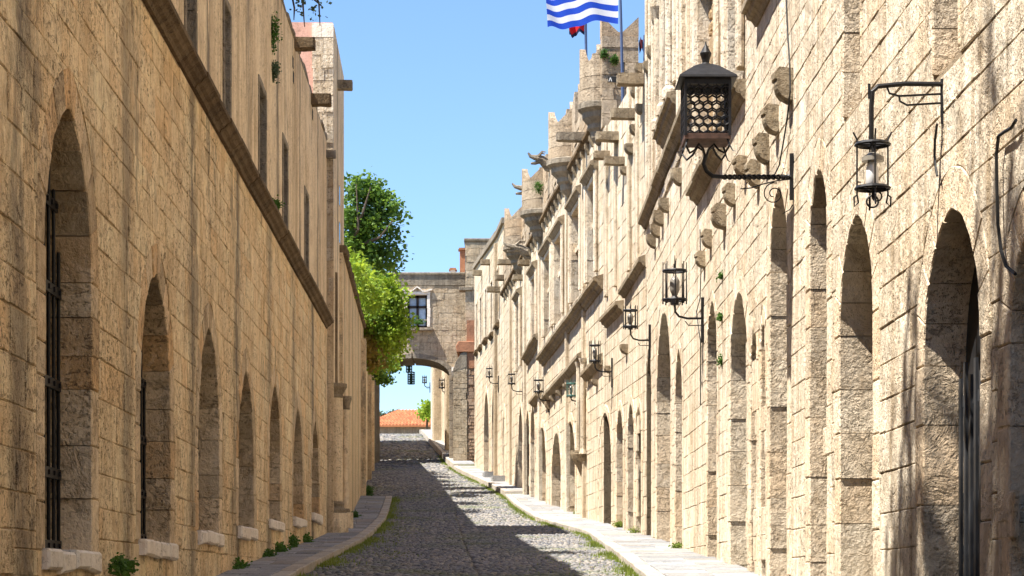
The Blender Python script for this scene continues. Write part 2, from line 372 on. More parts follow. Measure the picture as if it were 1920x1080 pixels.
def slab_mesh(quad, ztop, zbot, c=.012):
    """quad: four (x,y) corners; ztop: function of y"""
    mb = MB(); cx = sum(p[0] for p in quad)/4; cy = sum(p[1] for p in quad)/4
    ins = [(x+math.copysign(c, cx-x), y+math.copysign(c, cy-y)) for x, y in quad]
    t = rnd.uniform(-.006, .008)
    mb.loft([[(x, y, zbot(y)) for x, y in quad], [(x, y, ztop(y)+t-c) for x, y in quad], [(x, y, ztop(y)+t) for x, y in ins]])
    return mb.mesh('paving_slab')
def pavement(label, inner, outer, y0, y1, lift, kerbs=True):
    base = sheet('pavement', [y0+.25*i for i in range(int((y1-y0)/.25)+1)],
                 lambda y: [inner(y)+(outer(y)-inner(y))*k/2 for k in range(3)], lambda x, y: Hs(y)+lift(y)-.03, M['roadbed'])
    if label: base['label'] = label
    y = y0
    sgn = 1 if outer(y0) > inner(y0) else -1          # outer: wall side; inner: road side
    while y < y1-.05:
        ln = min(rnd.uniform(.55, 1.05)*(1 if y < 70 else 1.5), y1-y)
        ya, yb = y, y+ln; g = .008
        if any(ya < st < yb for st in STEPS): yb = [st for st in STEPS if ya < st < yb][0]; ln = yb-ya
        if ln < .15: y = yb; continue
        zt = lambda t, m=(ya+yb)/2: Hs(t)+lift(m)
        kw = .2
        xa, xb = inner(ya), inner(yb)
        q = [(xa, ya+g), (xa+sgn*kw, ya+g), (xb+sgn*kw, yb-g), (xb, yb-g)]
        meshobj('kerb_stone', slab_mesh(q, lambda t: zt(t)+.006, lambda t: Hs(t)-.1), base, M['kerb'])
        n = 2 if y < 75 and rnd.random() < .75 else 1
        cuts = [0, rnd.uniform(.38, .62), 1] if n == 2 else [0, 1]
        for c0, c1 in zip(cuts, cuts[1:]):
            def X(t, c): a = inner(t)+sgn*(kw+.012); b = outer(t)+sgn*.1; return a+(b-a)*c
            q = [(X(ya, c0)+sgn*.006, ya+g), (X(ya, c1)-sgn*.006, ya+g), (X(yb, c1)-sgn*.006, yb-g), (X(yb, c0)+sgn*.006, yb-g)]
            meshobj('paving_slab', slab_mesh(q, zt, lambda t: Hs(t)-.05), base, M['slab'])
        y = yb
STEPS = [70.5, 98.5]
pavement(None, lambda y: lerp(LKERB, y), lambda y: lerp(LWALL, y), 20, LPATH_END, lambda y: .11)
pavement(None, lambda y: lerp(RKERB, y), lambda y: lerp(RWALL, y), 20, 140, lambda y: .11 if y < 70.5 else .2 if y < 98.5 else .3)

# grass and moss along the kerbs
def blades(mb, x, y, z, h, w, lean):
    a = rnd.uniform(0, 6.283); dx, dy = math.cos(a)*w, math.sin(a)*w
    i = mb.pts([(x-dx, y-dy, z), (x+dx, y+dy, z), (x+lean[0], y+lean[1], z+h)]); mb.face(i, i+1, i+2)
g = MB()
for side, K in ((1, LKERB), (-1, RKERB)):
    y = 24.
    while y < (70 if side == 1 else 112):
        for _ in range(11):
            dens = pnoise(Vector((y*.35, side*9, 0)))
            d = abs(rnd.gauss(0, .10 if side == 1 else .09))*(1.2+dens)
            if dens+.35 < rnd.random()*.7: continue
            yy = y+rnd.uniform(-.1, .1); x = lerp(K, yy)+side*d+side*.01
            blades(g, x, yy, Hs(yy)-.005, rnd.uniform(.025, .1), rnd.uniform(.006, .016), (rnd.gauss(0, .02), rnd.gauss(0, .02)))
        y += .05
# moss between the cobbles
for _ in range(16000):
    y = rnd.uniform(24, 80); xl, xr = road_l(y), lerp(RKERB, y)
    x = xl+(xr-xl)*rnd.random()**(1.6 if y < 60 else 1)
    if pnoise(Vector((x*.5+4, y*.16, 2))) < .05+.2*(x-xl)/(xr-xl): continue
    blades(g, x, y, Hs(y), rnd.uniform(.02, .05), .012, (rnd.gauss(0, .015), rnd.gauss(0, .015)))
go = g.build('kerb_grass', M['grass'], recalc=False)
tag(go, 'yellow green grass and moss along the kerbs and between cobbles', 'grass', kind='stuff')
# ------------------------------------------------------------------ buildings: walls with stones, arches, trim
def unit_stone(seed, rough):
    r = random.Random(seed); mb = MB()
    xs = [-.5, -.5+.016, -.5+.36+r.uniform(-.1, .1), .5-.3+r.uniform(-.1, .1), .5-.016, .5]; zs = [-.5, -.5+.03, r.uniform(-.15, .15), .5-.03, .5]
    G = []
    for j, z in enumerate(zs):
        for i, x in enumerate(xs):
            e = i in (0, len(xs)-1) or j in (0, len(zs)-1)
            y = .78+r.uniform(-.25, .05)*rough if e else 1+r.uniform(-.3, .2)*rough
            xx = x*(1-(abs(r.gauss(0, .014))*rough if e else 0)); zz = z*(1-(abs(r.gauss(0, .035))*rough if e else 0))
            G.append((xx, y, zz))
    st = mb.pts(G); W, Hn = len(xs), len(zs)
    for j in range(Hn-1):
        for i in range(W-1): a = st+j*W+i; mb.face(a, a+1, a+1+W, a+W)
    b = list(range(W))+[j*W+W-1 for j in range(1, Hn)]+[(Hn-1)*W+i for i in range(W-2, -1, -1)]+[j*W for j in range(Hn-2, 0, -1)]
    bk = mb.pts([(G[k][0], 0, G[k][2]) for k in b])
    for k in range(len(b)): k2 = (k+1) % len(b); mb.face(st+b[k], bk+k, bk+k2, st+b[k2])
    return mb.mesh('stone')
STONES = {}
def stones_for(mat):
    if mat.name not in STONES:
        STONES[mat.name] = []
        for k in range(14):
            me = unit_stone(k, .6); me.materials.append(mat); STONES[mat.name].append(me)
    return STONES[mat.name]

class Op:
    """an opening: centre s, half width a, bottom hb, springing hs, apex ha (a rectangle when flat)"""
    def __init__(s, c, a, hb, ha, flat=False, rise=1.12, ring=.3):
        s.c, s.a, s.hb, s.ha, s.flat, s.ring = c, a, hb, ha, flat, ring
        s.hs = ha if flat else max(hb+.2, ha-a*rise)
    def hw(s, h, e=0.):
        """half width at height h of the outline grown by e"""
        a, ha, hs = s.a+e, s.ha+e, s.hs
        if h < s.hb-(e if s.flat else 0) or h >= ha: return 0.
        if s.flat or h <= hs: return a
        Rz = ha-hs; h -= hs
        if Rz >= a: rho = (a*a+Rz*Rz)/(2*a); return max(0, math.sqrt(max(0, rho*rho-h*h))-(rho-a))
        return a*math.sqrt(max(0, 1-(h/Rz)**2))

class Building:
    def __init__(s, name, label, P0, P1, side, cat='building', group=None):
        s.P0, s.side = P0, side; dx, dy = P1[0]-P0[0], P1[1]-P0[1]; s.L = math.hypot(dx, dy); s.d = (dx/s.L, dy/s.L)
        s.base = Hs(P0[1]); s.root = empty(name, (P0[0], P0[1], s.base), math.atan2(dy, dx), label, cat, group)
        s.ops = []
    def mb(s): return MB(s.side)
    def Y(s, t): return s.P0[1]+t*s.d[1]
    def t(s, Y): return (Y-s.P0[1])/s.d[1]
    def gr(s, t): return Hs(s.Y(t))-s.base          # street level at t, in local height
    def su(s, u):
        k = (u-960)/F; return (k*s.P0[1]-s.P0[0])/(s.d[0]-k*s.d[1])
    def sh(s, u, v):
        t = s.su(u); return t, EZ+(VH-v)/F*s.Y(t)-s.base
    def world(s, t, o, h):
        ly = s.side*o; return Vector((s.P0[0]+t*s.d[0]-ly*s.d[1], s.P0[1]+t*s.d[1]+ly*s.d[0], s.base+h))
    def op_px(s, uf, un, va, bottom=None, rise=1.12, ring=.3, flat=False):
        a, b = s.su(uf), s.su(un); c = (a+b)/2; hw = abs(a-b)/2
        ha = EZ+(VH-va)/F*s.Y(c)-s.base
        hb = s.gr(c)-.4 if bottom is None else EZ+(VH-bottom)/F*s.Y(c)-s.base
        o = Op(c, hw, hb, ha, flat, rise, ring); s.ops.append(o); return o
    # polygons of the cell [sa,sb]x[ha,hb] left and right of an opening
    def cut(s, sa, sb, ha, hb, op, e):
        if op is None or op.c+op.a+e <= sa or op.c-op.a-e >= sb or hb <= op.hb or ha >= op.ha+e: return [[(sa, ha), (sb, ha), (sb, hb), (sa, hb)]]
        hsm = sorted(set([ha+(hb-ha)*k/(6 if hb-ha < 1 else 24) for k in range((6 if hb-ha < 1 else 24)+1)] +
              [x for z in ((op.hb-(e if op.flat else 0)), op.ha+e, op.hs) for x in (z-.001, z+.001) if ha < x < hb]))
        out = []
        L = [max(sa, min(sb, op.c-op.hw(h, e))) for h in hsm]; Rr = [min(sb, max(sa, op.c+op.hw(h, e))) for h in hsm]
        if max(L)-sa > .03: out.append([(sa, hsm[0])]+[(x, h) for x, h in zip(L, hsm)]+[(sa, hsm[-1])])
        if sb-min(Rr) > .03: out.append([(sb, hsm[-1])]+[(x, h) for x, h in list(zip(Rr, hsm))[::-1]]+[(sb, hsm[0])])
        return out
    def core(s, mat, top, depth, bands, rev=.55, s0=0., s1=None, low=-2.5, name='wall'):
        """solid wall: a thick back and a front layer with the openings cut through it. bands: [(h0,h1,ops)]"""
        s1 = s.L if s1 is None else s1
        m = s.mb(); m.box((s0, -depth, low), (s1, -rev, top))
        for h0, h1, ops in bands:
            ops = sorted(ops, key=lambda o: o.c)
            ed = [s0]+[(a.c+a.a+b.c-b.a)/2 for a, b in zip(ops, ops[1:])]+[s1]
            if not ops: m.box((s0, -rev-.01, h0), (s1, 0, h1)); continue
            for a, b, op in zip(ed, ed[1:], ops):
                for poly in s.cut(a, b, h0, h1, op, .1): m.prism(poly, -rev-.01, 0)
        return m.build(name, mat, s.root)
    def ring(s, op, mat, deep=.5, proud=.035, singles=True, bh=(.3, .52), name='jamb_stone', rugged=False):
        """stones round an opening"""
        polys = []
        for sg in (-1, 1):
            h = op.hb if not op.flat else op.hb
            while h < op.hs-.02:
                h2 = h+rnd.uniform(*bh)
                if op.hs-h2 < .2: h2 = op.hs
                w = op.ring*rnd.uniform(.99, 1)
                polys.append([(op.c+sg*op.a, h), (op.c+sg*(op.a+w), h), (op.c+sg*(op.a+w), h2), (op.c+sg*op.a, h2)]); h = h2
            if not op.flat:
                n = 5; Ri, Ro = op.ha-op.hs, op.ha+op.ring-op.hs
                for k in range(n):
                    q = []
                    for e, RR, fr in ((0, Ri, k/n), (op.ring, Ro, k/n), (op.ring, Ro, (k+.5)/n), (op.ring, Ro, (k+1)/n), (0, Ri, (k+1)/n), (0, Ri, (k+.5)/n)):
                        hh = op.hs+RR*math.sin(fr*math.pi/2); q.append((op.c+sg*op.hw(min(hh, op.ha+e-1e-4), e), hh))
                    polys.append(q)
        if op.flat:
            n = max(1, round(op.a*2/.6))
            for k in range(n):
                x0, x1 = op.c-op.a-op.ring+(2*(op.a+op.ring))*k/n, op.c-op.a-op.ring+(2*(op.a+op.ring))*(k+1)/n
                polys.append([(x0, op.ha), (x1, op.ha), (x1, op.ha+op.ring), (x0, op.ha+op.ring)])
        one = s.mb()
        for q in polys:
            cx = sum(p[0] for p in q)/len(q); cz = sum(p[1] for p in q)/len(q)
            q = [(x+math.copysign(.0035, cx-x), z+math.copysign(.0035, cz-z)) for x, z in q]
            m = s.mb() if singles else one
            jx = rnd.uniform(-.02, .02) if rugged else rnd.uniform(-.008, .008)
            m.prism([(x+jx, z) for x, z in q], -deep, proud+rnd.uniform(-.006, .004), .010)
            if singles: m.build('voussoir' if len(q) == 6 else name, mat, s.root)
        if not singles: one.build('arch_surround' if not op.flat else 'window_surround', mat, s.root)
    def masonry(s, mat, s0, s1, h0, h1, rows, lens, keep=300, proud=.03, e=.0, jit=False, name='stone', ops=None):
        """coursed stones on the face of the wall: the largest in view as objects, the rest as one mesh"""
        ops = s.ops if ops is None else ops
        items = []; h = h0
        while h < h1-.05:
            hh = rnd.uniform(*rows); h2 = h+hh
            if h1-h2 < .12: h2 = h1
            t = s0-rnd.uniform(0, lens[1])
            while t < s1:
                ln = rnd.uniform(*lens); a, b = max(s0, t), min(s1, t+ln); t += ln
                if b-a < .08: continue
                if h2 < s.gr((a+b)/2)-.15: continue
                cells = [(a, b, h, h2)]; polys = []
                for op in ops:
                    e_ = op.ring; zb = op.hb-(e_ if op.flat else 0)
                    if op.c+op.a+e_ <= a or op.c-op.a-e_ >= b or h2 <= zb or h >= op.ha+e_: continue
                    new = []
                    for x0, x1, z0, z1 in cells:
                        if op.c+op.a+e_ <= x0 or op.c-op.a-e_ >= x1: new.append((x0, x1, z0, z1)); continue
                        if z0 < zb < z1:
                            if zb-z0 > .04: new.append((x0, x1, z0, zb))
                            z0 = zb
                        if z1-z0 < .03: continue
                        polys += s.cut(x0, x1, z0+(.002 if op.flat else .002), z1, op, e_)
                    cells = new
                cells = [[(x0, z0), (x1, z0), (x1, z1), (x0, z1)] for x0, x1, z0, z1 in cells]+polys
                for q in cells:
                    x0, x1 = min(p[0] for p in q), max(p[0] for p in q); z0, z1 = min(p[1] for p in q), max(p[1] for p in q)
                    w = s.world((x0+x1)/2, 0, (z0+z1)/2)
                    if w.y < 4: continue
                    u, v = proj(w); inn = -60 < u < 1980 and -40 < v < 1120
                    items.append(((x1-x0)*(z1-z0)/w.y**3*(1 if inn else .001), q, len(q) == 4, (x0, x1, z0, z1)))
            h = h2
        items.sort(key=lambda i: -i[0])
        rest = s.mb(); var = stones_for(mat)
        for k, (_, q, rect, (x0, x1, z0, z1)) in enumerate(items):
            pr = proud+rnd.uniform(-.45, .45)*abs(proud); J = rnd.choice((.0004, .0006, .001, .0015, .003, .006)) if jit else .003
            if k < keep and rect:
                o = bpy.data.objects.new(name, rnd.choice(var)); C.objects.link(o); o.parent = s.root
                o.location = ((x0+x1)/2, -s.side*.02, (z0+z1)/2); o.scale = (x1-x0-2*J, pr+.02, z1-z0-2*J)
                if s.side < 0: o.rotation_euler = (0, 0, math.pi)
            else:
                cx, cz = (x0+x1)/2, (z0+z1)/2
                q = [(x+max(-J, min(J, cx-x)), z+max(-J, min(J, cz-z))) for x, z in q]
                if jit and rect: q = [(x+rnd.uniform(-.006, .006), z+rnd.uniform(-.008, .008)) for x, z in q]
                m = s.mb() if k < keep else rest
                m.prism(q, -.02, pr, .007)
                if k < keep: m.build(name, mat, s.root)
        if rest.v:
            o = rest.build('masonry', mat, s.root); o['kind'] = 'stuff'
    def band(s, t0, h0, t1, h1, prof, mat, name='string_course', parent=None):
        """horizontal moulding along the wall; prof = [(out, up)] round the section"""
        m = s.mb(); n = max(1, int(abs(t1-t0)/1.1)); 
        for k in range(n):
            a, b = t0+(t1-t0)*k/n, t0+(t1-t0)*(k+1)/n; za, zb = h0+(h1-h0)*k/n, h0+(h1-h0)*(k+1)/n
            j = rnd.uniform(-.012, .012); g = .005*(1 if t1 > t0 else -1)
            m.along([(o+(j if o > 0 else 0), z+za) for o, z in prof], a+g, b-g, zb-za)
        return m.build(name, mat, parent or s.root)
    def band_px(s, u0, v0, u1, v1, prof, mat, name='string_course'):
        a, b = s.sh(u0, v0), s.sh(u1, v1); return s.band(a[0], a[1], b[0], b[1], prof, mat, name)
    def corbel(s, ul, ur, vt, vb, mat, w=.24, name='corbel', style=0):
        t = s.su(ur); Y = s.Y(t); k = Y/F; p = (ur-ul)*k; ht = EZ+(VH-vt)*k-s.base; hb = EZ+(VH-vb)*k-s.base; dh = ht-hb
        prof = [(-.05, hb), (-.05, ht), (p, ht), (p, ht-dh*.32)]
        if style: prof = [(-.05, hb), (-.05, ht), (p*.75, ht+.02), (p, ht-dh*.12), (p*.98, ht-dh*.3), (p*.86, ht-dh*.33), (p*.9, ht-dh*.5)]
        n = 6; z0 = prof[-1][1]; p0 = prof[-1][0]
        for i in range(1, n+1):
            a = i/n*math.pi/2; prof.append((p0*math.cos(a)*.98+.0, z0-(z0-hb)*math.sin(a)))
        m = s.mb(); j = [rnd.uniform(-.01, .01) for _ in prof]
        A = [(t-.02, o, z) for o, z in prof]; B = [(t+w, o+jj*.6, z+jj) for (o, z), jj in zip(prof, j)]
        c = .02
        mid = [(t+w/2, o+(c if o > 0 else 0), z) for o, z in prof]
        m.loft([A, mid, B]); return m.build(name, mat, s.root)
    def spout(s, ut, uw, v, mat, hpx=12, w=.22, name='water_spout'):
        """stone water spout sticking out of the wall: a channelled block"""
        t = s.su(uw); k = s.Y(t)/F; ln = (uw-ut)*k*s.side; h = EZ+(VH-v)*k-s.base; hh = hpx*k
        m = s.mb(); z0, z1 = h-hh/2, h+hh/2
        def sec(o, sc): j = lambda: rnd.uniform(-.012, .012); return [(t-w/2*sc+j(), o, z0+hh*(1-sc)*.6+j()), (t+w/2*sc+j(), o, z0+hh*(1-sc)*.6+j()), (t+w/2*sc, o, z1), (t+w*.2*sc, o, z1), (t+w*.16*sc, o, z1-hh*.35), (t-w*.16*sc, o, z1-hh*.35), (t-w*.2*sc, o, z1), (t-w/2*sc, o, z1)]
        m.loft([sec(-.1, 1), sec(ln*.45, 1), sec(ln*.93, .96), sec(ln, .86)]); return m.build(name, mat, s.root)
# ------------------------------------------------------------------ left side
CORN = [(-.02, .02), (.04, .02), (.06, .06), (.10, .08), (.13, .12), (.17, .14), (.17, .19), (.03, .23), (-.02, .23)]
HOOD = [(-.02, 0), (.08, 0), (.16, .10), (.2, .12), (.2, .2), (-.02, .3)]
def gate(B, op, nbar, bands, name='iron_gate'):
    g = B.mb(); o0 = -.24
    for hb in bands:
        w = op.hw(hb)
        if w <= 0: continue
        g.box((op.c-w, o0-.012, hb-.04), (op.c+w, o0+.018, hb+.04))
        for k in range(nbar):
            x = op.c-w+(2*w)*(k+.5)/nbar; g.box((x-.018, o0+.018, hb-.018), (x+.018, o0+.034, hb+.018))
    go = g.build(name, M['iron'], B.root)
    for k in range(nbar+1):
        x = op.c-op.a*.97+2*op.a*.97*k/nbar
        z = op.hb
        top = max([h for h in [op.hs+(op.ha-op.hs)*i/20 for i in range(21)] if op.hw(h) >= abs(x-op.c)] or [op.hs])
        b = B.mb(); b.tube([(x, o0, z), (x, o0, top)], .015, 6); b.build('bar', M['iron'], go)
def door(B, op, mat, o=-.5, name='door'):
    m = B.mb(); n = 7
    pts = [(op.c-op.hw(h, .03), h) for h in [op.hb+.001]+[op.hs+(op.ha-op.hs)*i/8 for i in range(9)]]
    poly = pts+[(2*op.c-x, h) for x, h in pts[::-1]]
    m.prism(poly, o-.06, o); d = m.build(name, mat, B.root)
    return d

L1 = Building('stone_building', 'long warm sandstone building in shade lining the left side, with a row of pointed arches', (-2.74, -8.), (-3.768, 43.4), -1)
z5 = EZ-L1.base
D7 = [(170,82,205,1036),(318,262,515,1018),(410,371,615,1000),(475,446,695,990),(525,504,720,980),(567,549,765,973),(597,584,790,966)]
for uf, un, va, vb in D7: L1.op_px(uf, un, va, vb, 1.25, .3)
ldoors = list(L1.ops); hc = 5.15+z5
wins = []
for uf, un in ((365,347),(430,419),(497,485),(538,530),(577,571)):
    a, b = L1.su(uf), L1.su(un); wins.append(Op((a+b)/2, abs(a-b)/2, 5.56+z5, 6.9+z5, True, ring=.1))
ltop = 9.0+z5
L1.core(M['left_mortar'], hc+.1, 6, [(-2.5, hc+.1, ldoors)])
L1.core(M['left_plaster'], ltop, 6, [(hc+.1, ltop, wins)], low=hc+.1, name='upper_wall')
L1.masonry(M['left'], L1.t(11.0), L1.L, -.9, hc, (.19, .33), (.26, .78), 300, .011, jit=True, ops=ldoors)
for k, op in enumerate(ldoors):
    L1.ring(op, M['left_jamb'], .5, .012, bh=(.22, .5), rugged=True)
    door(L1, op, M['door'])
    if k < 4: gate(L1, op, 9 if k < 2 else 7, [op.hb+.06+(op.ha-op.hb)*f for f in (0, .17, .38, .60, .8)])
    n = 4 if k < 3 else 2
    for j in range(n):
        x0, x1 = op.c-op.a-.1+(2*op.a+.2)*j/n, op.c-op.a-.1+(2*op.a+.2)*(j+1)/n
        m = L1.mb(); dz = rnd.uniform(-.015, .015); m.prism([(x0+.004, op.hb-.13+dz*2), (x1-.004, op.hb-.13+rnd.uniform(-.04, .02)), (x1-.004, op.hb+.015+dz), (x0+.004, op.hb+.015+dz)], -.3, .07+rnd.uniform(-.015, .015), .02)
        m.build('sill', M['sill'], L1.root)
for op in wins:
    L1.ring(op, M['grey'], .4, .02, False)
    m = L1.mb(); m.box((op.c-op.a-.02, -.5, op.hb-.02), (op.c+op.a+.02, -.46, op.ha+.02)); m.build('pane', M['glass'], L1.root)
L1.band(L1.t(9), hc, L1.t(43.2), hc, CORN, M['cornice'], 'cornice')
# ragged coping along the top
t = L1.t(24)
while t < L1.L-.1:
    ln = min(rnd.uniform(.5, 1.0), L1.L-t); m = L1.mb(); m.prism([(t+.01, ltop), (t+ln-.01, ltop), (t+ln-.01, ltop+rnd.uniform(.05, .17)), (t+.01, ltop+rnd.uniform(.05, .17))], -.5, rnd.uniform(-.02, .05), .03)
    m.build('coping_stone', M['grey'], L1.root); t += ln
for ut, uw, v in ((591,553,83),(621,584,188)): L1.spout(ut, uw, v, M['cornice'], 20, .28)
L1.spout(630, 612, 290, M['grey'], 14, .2)
for u, v in ((549,117),(550,145),(586,215)):   # putlog holes: flat dark plates, the shade inside put into their colour
    t, h = L1.sh(u, v); m = L1.mb(); m.box((t-.09, -.02, h-.09), (t+.09, .006, h+.09)); m.build('putlog_hole_shade', M['void'], L1.root)

# taller pink and cream block behind the end of the long building
LB = Building('tower_house', 'tall cream block with pink plaster and stone quoins above the left roofline', (-3.635, 43.45), (-3.79, 48.1), -1)
zb = EZ-LB.base; tt = 11.45+zb
m = LB.mb(); m.box((.05, -5, -2), (LB.L, -.02, tt)); m.build('wall', M['pink'], LB.root)
m = LB.mb(); m.box((.30, -.3, 1), (LB.L+.01, .0, tt-.02)); m.build('street_wall', M['left_plaster'], LB.root)
h = 4.5
while h < tt-.1:
    hh = rnd.uniform(.24, .36); w = rnd.choice((.42, .40, .44, .38)); n = rnd.choice((1, 2, 2))
    cuts = [-.0]+([-w*rnd.uniform(.35, .6)] if n == 2 else [])+[-w]
    for a, b in zip(cuts, cuts[1:]):
        m = LB.mb(); m.loft([[(x, o, z) for o, z in ((a-.004, h+.005), (a-.004, h+hh-.005), (b+.004, h+hh-.005), (b+.004, h+.005))] for x in (.4, .0+rnd.uniform(-.02, .015))])
        m.build('quoin', M['sill'] if h > tt-.4 else M['right'], LB.root)
    h += hh
LB.spout(661, 633, 160, M['trim'], 16, .26)
for v0, v1 in ((350, 385), (418, 455)):
    a = LB.sh(636, v0); b = LB.sh(636, v1); m = LB.mb(); m.box((a[0]-.15, -.1, b[1]), (a[0]+.15, .012, a[1])); m.build('window', M['glass'], LB.root)

# the garden wall that goes on up the street, with an old gate between half columns
LW = Building('garden_wall', 'high rendered garden wall with dark coping below the green vine', (-3.65, 46.), (-6.8, 104.), -1, 'wall')
zw = EZ-LW.base
TOP = [(43, 7.0), (46, 7.15), (52, 7.5), (60, 8.0), (73, 8.85), (87, 9.8), (104, 10.4)]
poly = [(0, -2)]+[(LW.L, 2.5)]+[(LW.t(y), h+zw) for y, h in TOP[::-1] if y >= 46]
m = LW.mb(); m.prism(poly, -.6, 0); m.build('wall', M['left'], LW.root)
t = 0.
while t < LW.L-.2:
    ln = min(rnd.uniform(.8, 1.3), LW.L-t); a, b = lerp(TOP, LW.Y(t))+zw, lerp(TOP, LW.Y(t+ln))+zw
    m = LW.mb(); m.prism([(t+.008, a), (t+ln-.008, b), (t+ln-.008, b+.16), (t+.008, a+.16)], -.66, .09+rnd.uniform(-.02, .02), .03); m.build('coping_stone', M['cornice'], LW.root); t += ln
for y, w in ((70., 1.0), (86., .8), (97, .8)):
    m = LW.mb(); t = LW.t(y); g0 = LW.gr(t); m.box((t, -.1, g0-.3), (t+w, .16, lerp(TOP, y)+zw-.6)); m.build('pilaster', M['left'], LW.root)
# end pier towards the camera with half columns
m = LW.mb(); m.box((-2.55, -.7, -2), (-.01, -.12, 7.05+zw)); m.build('gate_wall', M['left_plaster'], LW.root)
def column(cx, Y, r, vcap, vbase, vbot, pw):
    k = Y/F; t = LW.t(Y); o = (cx-960)*k-(LW.P0[0]+t*LW.d[0]); hz = lambda v: EZ+(VH-v)*k-LW.base
    cb = hz(vcap); m = LW.mb()
    m.lathe(t, o, [(r, hz(vbase)), (r*1.0, cb-.02)], 20); sh = m.build('column', M['left_plaster'], LW.root, smooth=False)
    m = LW.mb(); m.lathe(t, o, [(r, cb-.05), (r*1.12, cb-.03), (r*1.05, cb+.02), (r*1.25, cb+.1), (r*1.5, cb+.17), (r*1.5, cb+.24), (r*.9, cb+.24)], 20); m.build('capital', M['trim'], LW.root)
    m = LW.mb(); m.lathe(t, o, [(r*1.0, hz(vbase)+.05), (r*1.2, hz(vbase)), (r*1.15, hz(vbase)-.06), (r*1.45, hz(vbase)-.12), (r*1.45, hz(vbase)-.2)], 20); m.build('column_base', M['trim'], LW.root)
    m = LW.mb(); m.lathe(t, o, [(pw*1.02, hz(vbot)-.6), (pw*1.0, hz(vbot)+.28), (pw*.92, hz(vbase)-.19)], 8, math.pi/8, math.pi/8+2*math.pi); m.build('pedestal', M['left_plaster'], LW.root)
    return t, o, cb
t1, o1, c1 = column(626, 43.75, .18, 742, 945, 1005, .32)
t2, o2, c2 = column(647, 46.3, .095, 764, 958, 985, .19)
m = LW.mb(); m.prism([(t1-.12, c1+.24), (t1+.14, c1+.24), (t1+.14, 6.6+zw), (t1-.12, 6.6+zw)], -.15, o1+.02, .02); m.build('pilaster', M['left_plaster'], LW.root)
m = LW.mb(); m.tube([(t1+.45, o1-.02, c1+.3), (t1+.45, o1-.02, 6.45+zw)], .085, 8); m.build('downpipe', M['cornice'], LW.root)

# far left wall beyond the arch, unseen; height and end set to shade the road
L3 = Building('stone_building', 'unseen left wall carrying on behind the archway, sized to shade the road', (-6.9, 107.8), (-8.6, 128.), -1)
m = L3.mb(); m.box((0, -5, -2), (L3.L, 0, 9.2)); w3 = m.build('wall', M['left'], L3.root)
m = L3.mb(); m.box((-.1, -5.1, 9.2), (L3.L+.1, .1, 9.38)); m.build('roof', M['cornice'], L3.root)

# ------------------------------------------------------------------ the bridge house across the street
BR = Building('arched_bridge', 'stone bridge house with a window spanning the street over an arch', (-7.25, 104.), (-1.62, 104.), -1, 'bridge')
zr = EZ-BR.base
arch = BR.op_px(704, 842, 672, None, .44, .24); arch.hb = -.5
win = BR.op_px(764, 801, 553, 613, ring=.16, flat=True)
btop = EZ+(VH-512)/F*104-BR.base; hm = arch.ha+.35
m = BR.mb()
for poly in BR.cut(0, BR.L, -1.5, hm, arch, .1): m.prism(poly, -3.4, 0)
m.box((0, -3.4, hm), (BR.L, -.5, btop))
for poly in BR.cut(0, BR.L, hm, btop-.6, win, .08): m.prism(poly, -.51, 0)
m.build('wall', M['right_mortar'], BR.root)
m = BR.mb(); m.box((-.02, -3.45, btop-.6), (BR.L, .05, btop-.09)); m.build('parapet', M['grey'], BR.root)
m = BR.mb(); m.box((-.02, -3.5, btop-.09), (BR.L, .10, btop+.03), .02); m.build('coping', M['grey'], BR.root)
BR.masonry(M['bridge'], 0, BR.L, -.3, btop-.62, (.24, .36), (.35, .8), 200, .016, ops=[arch, win])
BR.ring(arch, M['grey'], 3.4, .03)
BR.ring(win, M['sill'], .35, .07, False)
a, b = BR.sh(757, 620), BR.sh(812, 620)
m = BR.mb(); m.prism([(a[0], a[1]-.02), (b[0], a[1]-.02), (b[0], a[1]+.11), (a[0], a[1]+.11)], -.3, .3, .02); m.build('window_sill', M['grey'], BR.root)
m = BR.mb()   # ogee hood over the window
hx = [(win.c+(i/12-.5)*2*(win.a+.26), win.ha+.17+.05*math.cos((i/12-.5)*2*math.pi*2)+(.13*max(0, 1-abs(i/12-.5)*6))) for i in range(13)]
for (xa, za), (xb, zb2) in zip(hx, hx[1:]): m.prism([(xa, za), (xb, zb2), (xb, zb2+.07), (xa, za+.07)], -.02, .13)
m.build('hood_mould', M['sill'], BR.root)
m = BR.mb(); m.box((win.c-win.a, -.33, win.hb), (win.c+win.a, -.30, win.ha)); m.build('curtain', M['curtain'], BR.root)
wf = BR.mb()
for x0, x1, h0, h1 in ((win.c-win.a, win.c-win.a+.09, win.hb, win.ha), (win.c+win.a-.09, win.c+win.a, win.hb, win.ha), (win.c-.06, win.c+.06, win.hb, win.ha), (win.c-win.a, win.c+win.a, win.ha-.12, win.ha), (win.c-win.a, win.c+win.a, win.hb, win.hb+.08), (win.c-win.a, win.c+win.a, win.ha-.62, win.ha-.5)):
    wf.box((x0, -.28, h0), (x1, -.22, h1))
wf = wf.build('window_frame', M['wood'], BR.root)
m = BR.mb()
for y in (win.hb+.35,): m.tube([(win.c-win.a, -.1, y), (win.c+win.a, -.1, y)], .02, 6)
m.build('window_rail', M['trim'], BR.root)
m = BR.mb()
for _ in range(160):
    x = win.c+.05+rnd.gauss(0, .13); o = .05+rnd.gauss(0, .05); z = win.hb+.1+abs(rnd.gauss(0, .12)); i = m.pts([(x, o, z), (x+rnd.gauss(0, .05), o+.03, z+.05), (x+rnd.gauss(0, .05), o-.02, z+.09)]); m.face(i, i+1, i+2)
tag(m.build('window_plant', M['weed'], None, recalc=False), 'small green pot plant on the sill of the bridge window', 'plant')
pl = bpy.data.objects['window_plant']; pl.location = BR.root.location; pl.rotation_euler = BR.root.rotation_euler
